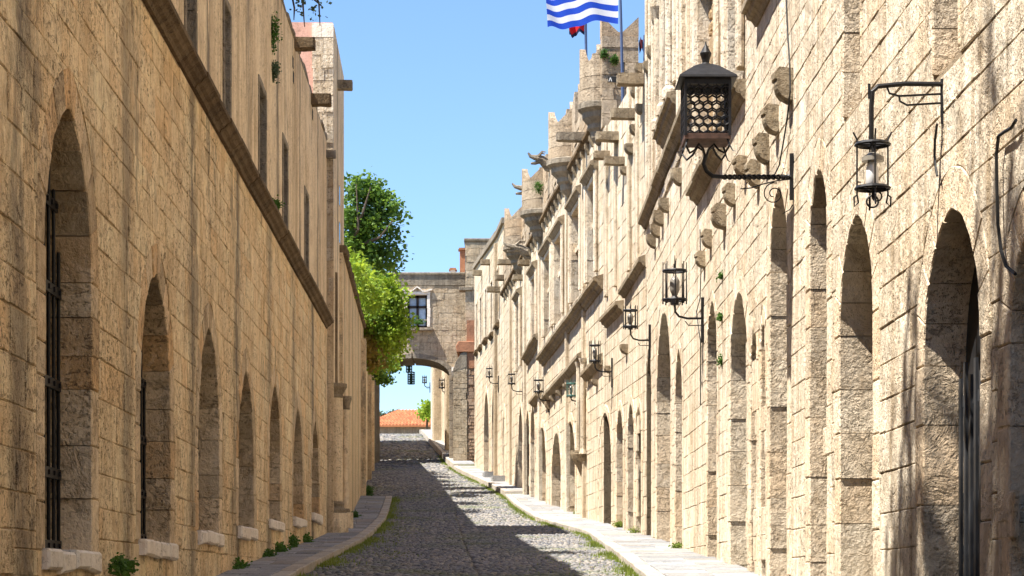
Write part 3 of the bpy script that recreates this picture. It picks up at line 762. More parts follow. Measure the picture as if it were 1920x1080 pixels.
BR.corbel(829, 848, 690, 712, M['sill'], .3)
for x, w, h0, h1, mt in ((866, 10, 508, 462, 'terracotta'), (848, 9, 508, 500, 'white')):
    a = BR.sh(x-w/2, h0); b = BR.sh(x+w/2, h1); m = BR.mb(); m.box((a[0], -1.6, a[1]-.3), (b[0], -1.1, b[1])); m.build('chimney', M[mt], BR.root)
    m = BR.mb(); m.prism([(a[0]-.08, b[1]), (b[0]+.08, b[1]), (b[0]+.02, b[1]+.1), (a[0]-.02, b[1]+.1)], -1.68, -1.02); m.build('chimney_cap', M['terracotta'], BR.root)

# buttress in front of the bridge, on the right pavement
BP = Building('buttress', 'tall stone buttress with terracotta top standing on pavement beside the arch', (-2.80, 101.4), (-1.74, 101.4), -1, 'buttress')
hz = lambda v: EZ+(VH-v)/F*101.4-BP.base
s1 = BP.su(876)
BP.ops = []
m = BP.mb(); m.prism([(.02, -.6), (s1, -.6), (s1, hz(655)), (.35, hz(665)), (.1, hz(682)), (.02, hz(700))], -2.5, -.03); m.build('wall', M['right_mortar'], BP.root)
BP.masonry(M['bridge'], 0, s1, -.2, hz(690), (.22, .34), (.3, .6), 120, .012)
m = BP.mb(); m.prism([(-.03, hz(697)), (s1, hz(690)), (s1, hz(655)), (.36, hz(663)), (.1, hz(680))], -2.5, .02, .03); m.build('cap_stone', M['grey'], BP.root)
m = BP.mb(); m.box((s1, -2.5, -.6), (BP.L, -.06, hz(690))); m.build('brick_core', M['right_mortar'], BP.root)
BP.masonry(M['brick'], s1, BP.L+.01, -.1, hz(692), (.15, .17), (.2, .34), 200, -.03, name='brick')
m = BP.mb(); m.prism([(s1-.5, hz(660)), (BP.L, hz(660)), (BP.L, hz(640)), (s1-.42, hz(640)), (s1-.55, hz(650))], -2.4, .05, .02); m.build('terracotta_ledge', M['terracotta'], BP.root)
m = BP.mb(); m.box((s1-.02, -2.3, hz(640)), (BP.L, -.1, hz(600))); m.build('terracotta_wall', M['terracotta'], BP.root)
m = BP.mb(); m.box((s1-.01, -2.3, hz(690)), (BP.L, -.03, hz(660))); m.build('terracotta_panel', M['terracotta'], BP.root)

# tower house rising behind the right end of the bridge
TB = Building('tower_house', 'square grey stone house end rising above the right end of the bridge', (-2.25, 102.8), (-.8, 102.8), -1)
hz2 = lambda v: EZ+(VH-v)/F*102.8-TB.base
m = TB.mb(); m.box((0, -6, -1), (TB.L, -.01, hz2(452))); m.build('wall', M['right_mortar'], TB.root)
TB.masonry(M['bridge'], 0, TB.L, hz2(650), hz2(455), (.26, .4), (.4, .8), 120, .02)
m = TB.mb(); m.box((-.06, -6.05, hz2(452)), (TB.L+.05, .06, hz2(447)), .02); m.build('coping', M['grey'], TB.root)
m = TB.mb(); m.box((-.3, -.6, hz2(545)), (.35, .12, hz2(538)), .02); m.build('ledge', M['grey'], TB.root)

# building past the arch on the right
E1 = Building('stone_building', 'pale stone house with buttress seen through the archway on the right', (-2.62, 107.6), (-5.18, 136.), 1)
m = E1.mb(); m.box((0, -6, -2), (E1.L, 0, 14.0+EZ-E1.base)); m.build('wall', M['right_far'], E1.root)
for y, w in ((112., 1.2), (124, 1.6)):
    t = E1.t(y); g0 = E1.gr(t); m = E1.mb(); m.prism([(t, g0-.4), (t+w, g0-.4), (t+w, g0+5.3), (t, g0+5.3)], -.2, .45, .03); m.build('buttress', M['bridge'], E1.root)
m = E1.mb(); m.box((-.1, -6, 14.0+EZ-E1.base), (E1.L+.1, .15, 14.2+EZ-E1.base)); m.build('eaves', M['trim'], E1.root)

# house with the tiled roof beyond the crest
HX0, HX1, HY0, HY1 = -11.6, -5.9, 164., 170.
hr = empty('tiled_house', (0, 0, 0), 0, 'low house with an orange tiled hip roof at the top of the street', 'house')
e, rg_ = 12.2+EZ, 13.6+EZ
m = MB(); m.box((HX0+.4, HY0+.4, 10.5), (HX1-.4, HY1-.4, e)); m.build('wall', M['grey'], hr)
A = [(HX0, HY0, e), (HX1, HY0, e), (HX1, HY1, e), (HX0, HY1, e)]; Rr = [(HX0+2.6, (HY0+HY1)/2, rg_), (HX1-2.6+1.9, (HY0+HY1)/2, rg_)]
m = MB(); i = m.pts(A+Rr+[(x, y, e-.1) for x, y, z in A])
for q in ((0, 1, 5, 4), (1, 2, 5), (2, 3, 4, 5), (3, 0, 4), (6, 7, 1, 0), (7, 8, 2, 1), (8, 9, 3, 2), (9, 6, 0, 3), (9, 8, 7, 6)): m.face(*[i+k for k in q])
m.build('roof', M['rooftile'], hr)
m = MB()
for r in range(15):
    f0, f1 = r/15, (r+1)/15
    lx0, lx1 = A[0][0]+(Rr[0][0]-A[0][0])*f0, A[1][0]+(Rr[1][0]-A[1][0])*f0
    ux0, ux1 = A[0][0]+(Rr[0][0]-A[0][0])*f1, A[1][0]+(Rr[1][0]-A[1][0])*f1
    y0, y1 = HY0+(Rr[0][1]-HY0)*f0, HY0+(Rr[0][1]-HY0)*f1; z0, z1 = e+(rg_-e)*f0+.03, e+(rg_-e)*f1+.03
    n = int((lx1-lx0)/.25)
    for k in range(n):
        xa = lx0+(lx1-lx0)*k/n; xb = lx0+(lx1-lx0)*(k+.86)/n; ua = min(max(xa, ux0), ux1); ub = max(ua, min(xb, ux1))
        m.loft([[(xa, y0, z0), ((xa+xb)/2, y0, z0+.08), (xb, y0, z0)], [(ua, y1, z1), ((ua+ub)/2, y1, z1+.06), (ub, y1, z1)]])
o = m.build('roof_tiles', M['rooftile'], hr, recalc=False); o['kind'] = 'stuff'
# ------------------------------------------------------------------ right side
STR = [(-.02, 0), (.06, 0), (.10, .06), (.16, .09), (.16, .17), (-.02, .24)]
SILL = [(-.02, 0), (.04, .0), (.08, .06), (.13, .08), (.15, .14), (.2, .15), (.2, .22), (-.02, .25)]
def framed_window(B, op, cross=True, frame='right', hood=None):
    B.ring(op, M[frame], .4, .06, False, (.4, .7))
    m = B.mb(); m.box((op.c-op.a, -.46, op.hb), (op.c+op.a, -.43, op.ha)); g = m.build('pane', M['glass'], B.root)
    if cross:
        m = B.mb(); m.box((op.c-.07, -.42, op.hb), (op.c+.07, -.05, op.ha)); z = op.hb+(op.ha-op.hb)*.6
        m.box((op.c-op.a, -.40, z-.06), (op.c-.07, -.06, z+.06)); m.box((op.c+.07, -.40, z-.06), (op.c+op.a, -.06, z+.06)); m.build('mullion', M[frame], B.root)
    for sg in (-1, 1):     # moulded frame
        m = B.mb(); x = op.c+sg*(op.a+.17)
        for dx, r in ((-.08, .045), (.0, .06), (.09, .045)): m.lathe(x+dx, .06, [(r, op.hb), (r, op.ha+.12)], 8)
        m.build('window_moulding', M[frame], B.root)

M['panel'] = stone_mat('carved_panel_stone', (.66, .48, .28), (.54, .37, .20), (.22, .14, .075), .3, .3, .5, 1.0, mott=.5)
RN = Building('stone_building', 'big sunlit pale sandstone building filling the right side, nearest the camera', (3.16, -8.), (2.66, 42.), 1)
zn = EZ-RN.base
RD = [(1735,1840,395,1.1),(1577,1638,405,1.15),(1520,1552,318,1.2),(1445,1477,352,1.2),(1428,1437,596,1.6),(1409,1420,614,1.5),(1370,1402,550,1.1),(1327,1345,565,1.2),(1267,1280,655,1.3),(1232,1258,588,.95),(1211,1222,655,1.2)]
for uf, un, va, ri in RD: RN.op_px(uf, un, va, None, ri, .3 if abs(uf-un) > 20 else .16)
lo = RN.op_px(1896, 1990, 420, None, 1.1, .3)
rdoors = list(RN.ops)
# upper windows
rw = []
def uw(y0, y1, h0, h1, ring=.2):
    a, b = RN.t(y0), RN.t(y1); o = Op((a+b)/2, abs(b-a)/2, h0+zn, h1+zn, True, ring=ring); rw.append(o); return o
w1 = uw(17.7, 18.5, 4.05, 5.6, .05); w2 = uw(14.0, 14.75, 3.52, 4.9, .05)
wA = uw(28.6, 31.2, 6.05, 8.6); wB = uw(26.0, 27.3, 6.25, 8.5); wC = uw(35.0, 37.5, 8.2, 11.0); wD = uw(22.6, 24.2, 6.85, 9.0)
top = 15.5
allops = rdoors+rw
def wall_pieces(B, mat, ops, h0, h1, s0, s1, rev=.55):
    """front layer with openings at any height: columns between the openings' edges, each cut by the openings it holds"""
    cl = []
    ops = sorted(ops, key=lambda o: o.c)
    for o in ops:                                  # clusters of openings that overlap along the wall
        a, b = o.c-o.a-.2, o.c+o.a+.2
        if cl and a < cl[-1][1]: cl[-1][1] = max(cl[-1][1], b); cl[-1][2].append(o)
        else: cl.append([a, b, [o]])
    m = B.mb(); x = s0
    for a, b, os_ in cl:
        a, b = max(a, s0), min(b, s1)
        if a > x: m.box((x, -rev-.01, h0), (a, 0, h1))
        os_.sort(key=lambda o: o.hb); z = h0
        lev = []
        for o in os_:
            if lev and o.hb < max(p.ha for p in lev[-1]): lev[-1].append(o)
            else: lev.append([o])
        for i, L in enumerate(lev):
            t_ = h1 if i == len(lev)-1 else (max(p.ha for p in L)+.1+min(p.hb for p in lev[i+1])-.05)/2
            L.sort(key=lambda o: o.c); ed = [a]+[(p.c+p.a+q.c-q.a)/2 for p, q in zip(L, L[1:])]+[b]
            for e0, e1, o in zip(ed, ed[1:], L):
                for poly in B.cut(e0, e1, z, t_, o, min(.1, o.ring*.6)): m.prism(poly, -rev-.01, 0)
            z = t_
        x = b
    if x < s1: m.box((x, -rev-.01, h0), (s1, 0, h1))
    return m.build('wall', mat, B.root)
wall_pieces(RN, M['right_mortar'], allops, -2.5, top, 0, RN.L)
m = RN.mb(); m.box((0, -7, -2.5), (RN.L, -.55, top)); m.build('wall_core', M['right_mortar'], RN.root)
RN.masonry(M['right'], RN.t(8.0), RN.L, -.8, 13.0, (.25, .33), (.38, .85), 300, .010, jit=True, ops=allops)
for k, op in enumerate(rdoors):
    RN.ring(op, M['jamb'], .5, .012, singles=(k < 4 or op is lo), bh=(.35, .6))
    door(RN, op, M['door'], -.29 if k == 0 else -.5)
for op in (w1, w2):
    RN.ring(op, M['jamb'], .45, .02, singles=False)
    m = RN.mb(); m.box((op.c-op.a, -.5, op.hb), (op.c+op.a, -.47, op.ha)); m.build('pane', M['glass'], RN.root)
# grey slatted steel door in the nearest arch
op = rdoors[0]; g = RN.mb(); g.box((op.c-op.a, -.27, op.hb), (op.c+op.a, -.24, op.hb+.55)); g.box((op.c-op.a, -.27, op.hs-.3), (op.c+op.a, -.24, op.hs-.22))
for f in (.2, .4, .6, .8): z = op.hb+.5+(op.hs-op.hb-.7)*f; g.box((op.c-op.a, -.265, z-.03), (op.c+op.a, -.245, z+.03))
g = g.build('iron_gate', M['greydoor'], RN.root)
for k in range(11):
    x = op.c-op.a+2*op.a*(k+.5)/11; b = RN.mb(); b.box((x-.03, -.245, op.hb), (x+.03, -.225, op.hs-.1+.1*(k % 2))); b.build('bar', M['greydoor'], g)
for w in (wA, wB, wC, wD): framed_window(RN, w, w not in (wA, wB))
# carved armorial panel set in the wide frame
pn = RN.mb(); pn.box((wA.c-wA.a, -.3, wA.hb), (wA.c+wA.a, -.16, wA.ha)); pn = pn.build('carved_panel', M['panel'], RN.root)
for dx in (-.62, .62):
    for dz in (.35, 1.25):
        m = RN.mb(); x, z = wA.c+dx, wA.hb+dz; m.prism([(x-.26, z+.55), (x-.26, z+.2), (x, z-.05), (x+.26, z+.2), (x+.26, z+.55)], -.17, -.07, .03); m.build('shield', M['panel'], pn)
m = RN.mb(); rl = random.Random(4)
for _ in range(110):
    x, z, r_ = wA.c+rl.uniform(-.95, .95)*wA.a, wA.hb+rl.uniform(.05, .95)*(wA.ha-wA.hb), rl.uniform(.04, .11); m.lathe(x, -.17, [(r_, z-r_*.7), (r_*1.1, z), (r_*.6, z+r_*.8)], 6)
o = m.build('foliage_relief', M['panel'], pn); o['kind'] = 'stuff'
# window sills and hoods, balcony brackets
RN.band(RN.t(28.2), 5.62+zn, RN.t(31.7), 5.62+zn, SILL, M['trim'], 'window_sill')
RN.band(RN.t(25.7), 5.85+zn, RN.t(27.6), 5.85+zn, SILL, M['trim'], 'window_sill')
RN.band(RN.t(34.6), 7.72+zn, RN.t(37.9), 7.72+zn, [(o*1.1, z*1.2) for o, z in SILL], M['trim'], 'window_sill')
RN.band(RN.t(22.3), 6.42+zn, RN.t(24.6), 6.42+zn, SILL, M['trim'], 'window_sill')
RN.band(RN.t(28.2), 8.75+zn, RN.t(31.7), 8.75+zn, STR, M['trim'], 'hood_mould')
RN.band(RN.t(32.3), 7.16+zn, RN.t(42), 6.98+zn, [(o*1.15, z*1.2) for o, z in STR], M['trim'], 'string_course')
RN.band(RN.t(34.5), 6.98+zn+.02, RN.t(40.5), 6.86+zn+.02, [(-.02, -.12), (.05, -.12), (.07, .0), (-.02, .0)], M['right'], 'string_course')
for y in (35.0, 36.2, 37.4):
    t = RN.t(y); m = RN.mb(); m.lathe(t, .14, [(.13, 7.95+zn), (.13, 8.1+zn), (.085, 8.16+zn), (.08, 9.9+zn), (.14, 10.05+zn), (.16, 10.1+zn), (.16, 10.2+zn), (.1, 10.2+zn)], 12); m.build('colonnette', M['right'], RN.root)
for y, w in ((33.6, .35), (38.6, .3), (32.4, .22), (25.0, .25), (27.75, .16), (31.9, .14), (34.3, .14), (39.6, .2), (40.4, .14), (41.2, .22)):
    t = RN.t(y); m = RN.mb(); m.prism([(t, 7.3+zn), (t+w, 7.3+zn), (t+w, 14.), (t, 14.)], -.02, .09, .02); m.build('pilaster', M['right'], RN.root)
# eagle-headed corbels and brackets
def px(L, s, ox, oy): return [(ox+a/s, ox+b/s, oy+c/s, oy+d/s) for a, b, c, d in L]
for q in px([(725,812,310,450),(675,750,475,595),(637,705,605,725),(545,605,705,785),(600,665,725,835),(498,553,830,920),(448,510,920,1020)], 2.4, 1150, 0)+px([(450,503,85,170),(418,470,195,270)], 2.7, 1150, 400):
    RN.corbel(*q, M['trim'], .22, 'eagle_corbel', 1)
for q in px([(265,310,755,825),(208,253,890,950),(183,227,945,1010),(170,212,1008,1062),(235,280,45,95),(213,245,135,180),(178,212,60,112)], 2.4, 1150, 0)+px([(505,573,0,70),(205,258,0,55),(195,237,55,115),(172,218,105,170)], 2.7, 1150, 400):
    RN.corbel(*q, M['trim'], .26)
def RFX(Y): return 5.936-.078*Y
# ------- B: flat fronted house between the big one and the turreted inn
RB = Building('stone_building', 'narrow sunlit house with round corbels and stone spouts below the flag', (RFX(42.03), 42.03), (RFX(49.), 49.), 1)
zB = EZ-RB.base
for uf, un, va, ri in ((1158,1170,767,1.3),(1179,1190,758,1.3),(1194,1204,763,1.3),(1124,1148,775,1.0)): RB.op_px(uf, un, va, None, ri, .2)
hB = 10.35+zB
wall_pieces(RB, M['right_mortar'], RB.ops, -2.5, hB, 0, RB.L)
m = RB.mb(); m.box((0, -6, -2.5), (RB.L, -.55, hB)); m.build('wall_core', M['right_mortar'], RB.root)
RB.masonry(M['right_far'], 0, RB.L, -.5, hB, (.28, .4), (.45, .9), 0, .014)
for op in RB.ops: RB.ring(op, M['jamb'], .5, .03, False); door(RB, op, M['door'])
RB.band(RB.t(45.4), 5.8+zB, RB.t(48.4), 5.8+zB, SILL, M['trim'], 'window_sill')
RB.band(0.05, 6.28+zB, RB.t(45.2), 6.05+zB, STR, M['trim'])
for y, w in ((43.0, .2), (44.2, .3), (46.5, .25), (48.1, .35)):
    t = RB.t(y); m = RB.mb(); m.prism([(t, 6.5+zB), (t+w, 6.5+zB), (t+w, hB), (t, hB)], -.02, .08, .02); m.build('pilaster', M['right_far'], RB.root)
for q in px([(868,902,210,265),(852,886,282,330),(893,930,60,115)], 2.4545, 860, 0): RN.corbel(*q, M['trim'], .26)
for q in px([(815,850,290,335),(795,823,400,440),(818,850,478,518),(793,828,572,618),(768,805,660,705),(748,778,765,800)], 2.4545, 860, 0)+px([(865,905,640,690),(780,812,755,792),(712,745,825,860)], 2.843, 860, 420): RB.corbel(*q, M['trim'], .26)
for ut, uw_, v, hp in ((1157,1209,150,20),(1145,1196,215,18),(1117,1160,257,16),(1113,1144,292,14),(1133,1171,303,14)): RB.spout(ut, uw_, v, M['trim'], hp, .3)

# ------- C: the turreted inn
RC = Building('stone_building', 'inn with round corner turrets, swallowtail battlements and a long dark cornice', (RFX(49.02), 49.02), (RFX(80.), 80.), 1)
zC = EZ-RC.base
for uf, un, va, ri in ((1060,1080,791,.95),(1036,1053,813,.95),(1010,1025,802,.95),(996,1004,758,1.5),(986,994,770,1.4),(973,981,763,1.4),(1092,1101,733,1.6)): RC.op_px(uf, un, va, None, ri, .25)
RC.ops[-1].hb = RC.sh(1096, 850)[1]
cw = [Op((RC.t(a)+RC.t(b))/2, (b-a)/2, 7.35+zC, 9.6+zC, True, ring=.2) for a, b in ((50.3, 52.0), (53.5, 55.7), (58.0, 60.2), (61.2, 63.4), (66, 67.6), (72, 73.6))]
hC = 10.95+zC
wall_pieces(RC, M['right_mortar'], RC.ops+cw, -2.5, hC, 0, RC.L)
m = RC.mb(); m.box((0, -6, -2.5), (RC.L, -.55, hC)); m.build('wall_core', M['right_mortar'], RC.root)
RC.masonry(M['right_far'], 0, RC.L, -.5, hC, (.28, .4), (.45, .95), 0, .014, ops=RC.ops+cw)
for op in RC.ops: RC.ring(op, M['jamb'], .5, .03, False); door(RC, op, M['door'])
for w in cw:
    framed_window(RC, w)
    RC.band(w.c-w.a-.3, 9.72+zC, w.c+w.a+.3, 9.72+zC, HOOD, M['trim'], 'hood_mould')
HEAVY = [(-.02, 0), (.06, 0), (.09, .07), (.15, .1), (.17, .17), (.25, .2), (.25, .28), (-.02, .36)]
RC.band(0., 6.78+zC, RC.t(63.8), 6.5+zC, HEAVY, M['trim'], 'cornice')
RC.band(RC.t(64.7), 7.3+zC, RC.t(69.4), 7.1+zC, HEAVY, M['trim'], 'cornice')
RC.band(0.1, 5.05+zC, RC.t(52.2), 4.95+zC, HOOD, M['trim'], 'string_course')
RC.band(RC.t(52.8), 5.5+zC, RC.t(63), 5.3+zC, HOOD, M['trim'], 'string_course')
RC.band(RC.t(64.5), 5.6+zC, RC.t(67.), 5.55+zC, HOOD, M['trim'], 'string_course')
for q in px([(560,590,850,885),(523,553,885,915),(488,518,915,945),(462,490,945,985),(410,440,898,925),(393,420,925,960)], 2.843, 860, 420): RC.corbel(*q, M['trim'], .3)
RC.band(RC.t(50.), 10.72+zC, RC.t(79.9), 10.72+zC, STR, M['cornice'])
y = 50.9
while y < 79:
    t = RC.t(y); m = RC.mb(); m.along([(-.02, 10.45+zC), (.05, 10.45+zC), (.12, 10.6+zC), (.12, 10.71+zC), (-.02, 10.71+zC)], t, t+.16); m.build('corbel', M['trim'], RC.root); y += .95
for y in (52.6, 56.6, 64.6, 70.0, 76.0):
    t = RC.t(y); m = RC.mb(); m.prism([(t, RC.gr(t)-.2), (t+.3, RC.gr(t)-.2), (t+.3, 10.5+zC), (t, 10.5+zC)], -.02, .10, .02); m.build('pilaster', M['right_far'], RC.root)
# carved niche bracket and colonnettes between the doors
q = RC.sh(1097, 853); m = RC.mb(); m.lathe(q[0], .0, [(.08, q[1]-.6), (.2, q[1]-.3), (.34, q[1]-.1), (.38, q[1]), (.38, q[1]+.1)], 10, 0, math.pi); m.build('niche_bracket', M['trim'], RC.root)
for dx in (-.45, .45): m = RC.mb(); m.lathe(q[0]+dx, .1, [(.1, q[1]), (.07, q[1]+.12), (.07, q[1]+2.2), (.12, q[1]+2.35)], 8); m.build('colonnette', M['right_far'], RC.root)
# parapet with swallowtail merlons
hp = 11.75+zC
m = RC.mb(); m.box((0.02, -.72, hC), (RC.L, .02, hp)); m.build('parapet', M['right_mortar'], RC.root)
sv = RC.ops; RC.ops = []
RC.masonry(M['tower'], 0, RC.L, hC+.01, hp, (.26, .3), (.4, .8), 0, .05)
RC.ops = sv
t = .03
while t < RC.L-1:
    m = RC.mb(); w = 1.15; z = hp; m.prism([(t, z), (t+w, z), (t+w, z+.95), (t+w/2, z+.6), (t, z+.95)], -.7, .04, .02); m.build('merlon', M['tower'], RC.root); t += 2.0
# end of the battlement that faces down the street
h = hB-.3
while h < 12.35+zC:
    hh = rnd.uniform(.26, .36); c0 = 0.05; nc = rnd.choice((2, 2, 3)); cuts = [.05]+sorted(rnd.uniform(-.6, -.1) for _ in range(nc-1))[::-1]+[-.8]
    for a, b in zip(cuts, cuts[1:]):
        if abs(a-b) < .08: continue
        m = RC.mb(); f = rnd.uniform(-.02, .01)
        m.loft([[(x, o, z) for o, z in ((a-.005, h+.005), (a-.005, h+hh-.006), (b+.005, h+hh-.006), (b+.005, h+.005))] for x in (.3, -.03+f)]); m.build('quoin', M['tower'], RC.root)
    h += hh
m = RC.mb()
m.loft([[(x, .05, h), (x, .05, h+.45), (x, -.38, h+.05), (x, -.8, h+.45), (x, -.8, h)] for x in (.35, -.03)]); m.build('merlon', M['tower'], RC.root)
def turret(Y, r, z0=0.):
    t = RC.t(Y); n = 19; a0, a1 = -.12, math.pi+.12
    def ringz(rr, zf): return [(t+rr*math.cos(a0+(a1-a0)*k/(n-1)), rr*math.sin(a0+(a1-a0)*k/(n-1)), zf(a0+(a1-a0)*k/(n-1)) if callable(zf) else zf) for k in range(n)]
    B = zC+z0
    m = RC.mb(); m.loft([ringz(rr*r, z+B) for rr, z in ((.2, 10.2), (.45, 10.35), (.5, 10.5), (.62, 10.56), (.62, 10.66), (.86, 10.8), (.88, 10.92), (1.08, 11.0), (1.08, 11.12), (1.0, 11.15))]); m.build('turret_corbel', M['grey'], RC.root)
    m = RC.mb()
    for i in range(3):
        za, zb = 11.15+.28*i, 11.15+.28*(i+1)
        m.loft([ringz(r*(1+rnd.uniform(-.01, .01)), za+B+.006), ringz(r, zb+B-.006)])
    m.build('turret_drum', M['tower'], RC.root)
    nv = lambda a: 12.0+B+.42*abs(((a/(math.pi/2)) % 1)-.5)*2
    m = RC.mb(); m.loft([ringz(r*1.0, 11.99+B), ringz(r*1.0, lambda a: nv(a)+.01)], caps=False); 
    outer = ringz(r*1.0, nv); inner = ringz(r*.72, nv); base_i = ringz(r*.72, 11.99+B)
    i = m.pts(outer); j = m.pts(inner); k2 = m.pts(base_i)
    for k in range(n-1): m.face(i+k, i+k+1, j+k+1, j+k); m.face(j+k, j+k+1, k2+k+1, k2+k)
    m.build('turret_battlement', M['tower'], RC.root)
turret(49.6, .5); turret(56.2, .6); turret(64.4, .62, .1); turret(72., .58, .25)
def gargoyle(B, ut, uw_, v, mat):
    """dragon-headed spout: neck, open jaws, ears"""
    t = B.su(uw_); k = B.Y(t)/F; L = (uw_-ut)*k; h = EZ+(VH-v)*k-B.base; m = B.mb()
    m.tube([(t, -.1, h-.12), (t, L*.2, h-.1), (t, L*.4, h), (t, L*.6, h+.03)], .17, 8, .12)
    m.tube([(t, L*.5, h+.05), (t, L*.7, h+.06), (t, L*.9, h+.1), (t, L, h+.2)], .11, 7, .025)
    m.tube([(t, L*.5, h-.04), (t, L*.7, h-.1), (t, L*.88, h-.11)], .07, 6, .03)
    for dx in (-.08, .08): m.tube([(t+dx, L*.55, h+.1), (t+dx*1.6, L*.4, h+.22), (t+dx*1.8, L*.25, h+.2)], .05, 5, .015)
    m.tube([(t, -.05, h-.3), (t, L*.2, h-.28), (t, L*.42, h-.12)], .07, 6, .04)
    m.build('gargoyle', mat, B.root)
gargoyle(RC, 990, 1033, 300, M['grey']); gargoyle(RC, 960, 1015, 357, M['grey']); gargoyle(RC, 944, 996, 466, M['grey'])
RC.spout(1043, 1102, 258, M['grey'], 16, .3)

# ------- D: house next to the bridge
RD_ = Building('stone_building', 'plain pale house with many stone spouts just before the archway', (RFX(80.02), 80.02), (RFX(98.), 98.), 1)
zD = EZ-RD_.base
for uf, un, va, ri in ((908,917.5,735,1.2),(923,932,721,1.2),(943,949,769,1.3)): RD_.op_px(uf, un, va, None, ri, .25)
dw = [Op((RD_.t(a)+RD_.t(b))/2, (b-a)/2, h0+zD, h0+2.0+zD, True, ring=.15) for a, b, h0 in ((82.5, 83.6, 10.2), (85.6, 86.7, 10.2), (89.2, 90.3, 10.4), (92.6, 93.7, 10.5), (95.6, 96.5, 10.6))]
hD = 13.3+zD
wall_pieces(RD_, M['right_mortar'], RD_.ops+dw, -2.5, hD, 0, RD_.L)
m = RD_.mb(); m.box((0, -6, -2.5), (RD_.L, -.55, hD)); m.build('wall_core', M['right_mortar'], RD_.root)
RD_.masonry(M['right_far'], 0, RD_.L, -.5, hD, (.28, .4), (.45, .95), 0, .014, ops=RD_.ops+dw)
m = RD_.mb(); m.prism([(0, hD), (RD_.L, hD), (RD_.L, hD+1.15), (RD_.t(83), hD+.2), (0, hD+.25)], -.6, .02); m.build('parapet', M['right_far'], RD_.root)
a = RD_.t(83)
m = RD_.mb(); m.prism([(a, hD+.2), (RD_.L, hD+1.15), (RD_.L, hD+1.35), (a, hD+.42)], -.65, .12, .03); m.build('coping', M['grey'], RD_.root)
m = RD_.mb(); m.box((-.2, -.65, hD+.2), (a, .12, hD+.42), .02); m.build('coping', M['grey'], RD_.root)
for op in RD_.ops: RD_.ring(op, M['jamb'], .5, .03, False); door(RD_, op, M['door'])
for w in dw:
    RD_.ring(w, M['right'], .35, .05, False); m = RD_.mb(); m.box((w.c-w.a, -.4, w.hb), (w.c+w.a, -.37, w.ha)); m.build('pane', M['glass'], RD_.root)
    RD_.band(w.c-w.a-.25, w.hb-.3, w.c+w.a+.25, w.hb-.3, STR, M['cornice'], 'window_sill')
for ut, uw_, v in ((886,904,512),(901,919,492),(913,938,543),(929,947,521),(933,961,492)): RD_.spout(ut, uw_, v, M['trim'], 9, .4)
for ut, uw_, v in ((961,982,521),(971,993,493)): RC.spout(ut, uw_, v, M['trim'], 9, .4)
t = RD_.t(83.2); m = RD_.mb(); m.prism([(t, RD_.gr(t)-.2), (t+.5, RD_.gr(t)-.2), (t+.5, hD), (t, hD)], -.02, .14, .02); m.build('pilaster', M['bridge'], RD_.root)
for u in (931, 948): 
    t = RD_.su(u); g0 = RD_.gr(t); m = RD_.mb(); m.prism([(t, g0-.1), (t+.9, g0-.1), (t+.9, g0+.42), (t, g0+.42)], -.1, .5, .03); m.build('door_step', M['slab'], RD_.root)
# ------------------------------------------------------------------ street lanterns
def wall_at(u):
    for B in (RN, RB, RC, RD_):
        s = B.su(u)
        if -.1 <= s <= B.L+.1: return B, s
def arc(cx, cz, r, a0, a1, y=0., n=12, sp=0.): return [(cx+(r+sp*i/n)*math.cos(a0+(a1-a0)*i/n), y, cz+(r+sp*i/n)*math.sin(a0+(a1-a0)*i/n)) for i in range(n+1)]
def cage_lantern(label, uw_, ul, varm, vbot, vtop, wpx, mat='iron', Yfix=None, spikes=True, group='cage lanterns on wall brackets'):
    """upright cage of iron bars standing on an L-shaped wall bracket"""
    if Yfix: Y = Yfix; P = at(uw_, varm, Y)
    else: B, s = wall_at(uw_); Y = B.Y(s); P = B.world(s, .03, 0); P.z = EZ+(VH-varm)/F*Y
    k = Y/F; D = (uw_-ul)*k; zb, zt = (varm-vbot)*k, (varm-vtop)*k; r = wpx*k/2
    o = empty('street_lantern', P, 0, label, 'lantern', group); th = max(.011, .55*k)
    m = MB(); m.box((-.02, -.03, -.35), (.03, .03, .30)); m.build('wall_plate', M['iron'], o)
    m = MB(); m.tube([(0, 0, 0), (-D*.55, 0, 0), (-D*.85, 0, zb*.15), (-D*.98, 0, zb*.5), (-D, 0, zb)], th*1.5, 6); m.tube([(0, 0, -.10), (-D*.5, 0, -.10), (-D*.62, 0, -.04)], th*.7, 5)
    m.build('bracket_arm', M['iron'], o)
    hh = zt-zb; nb = 8
    for f in (.78, .12):
        c = MB(); c.tube([(-D+r*math.cos(a*math.pi/6), r*math.sin(a*math.pi/6), zb+hh*f) for a in range(13)], th*1.5, 5)
        for a in (0, math.pi/2): c.tube([(-D-r*math.cos(a), -r*math.sin(a), zb+hh*f), (-D+r*math.cos(a), r*math.sin(a), zb+hh*f)], th, 4)
        cg = c.build('cage_ring', M[mat], o)
    for q in range(nb):
        a = 2*math.pi*q/nb; x, y = -D+r*math.cos(a), r*math.sin(a)
        b = MB(); b.tube([(x*1+.0, y, zb+hh*.02), (x, y, zb+hh*(.98 if spikes else .8))], th, 5, th*.6); b.build('bar', M[mat], cg)
    b = MB(); b.lathe(-D, 0, [(r*.35, zb), (r*.4, zb+hh*.15), (r*.25, zb+hh*.2)], 8); b.build('lamp_socket', M['iron'], o)
    b = MB(); b.lathe(-D, 0, [(r*.2, zb+hh*.2), (r*.42, zb+hh*.35), (r*.42, zb+hh*.55), (r*.2, zb+hh*.66)], 8); b.build('bulb', M['lampglass'], o, smooth=True)
    b = MB(); b.tube([(-D, 0, zb+hh*.78), (-D, 0, zt+hh*.14)], th, 5, .004); b.build('finial', M[mat], o)
    return o
cage_lantern('black torch-like cage lantern above small arches on the big sunlit wall', 1321, 1269, 597, 572, 490, 44)
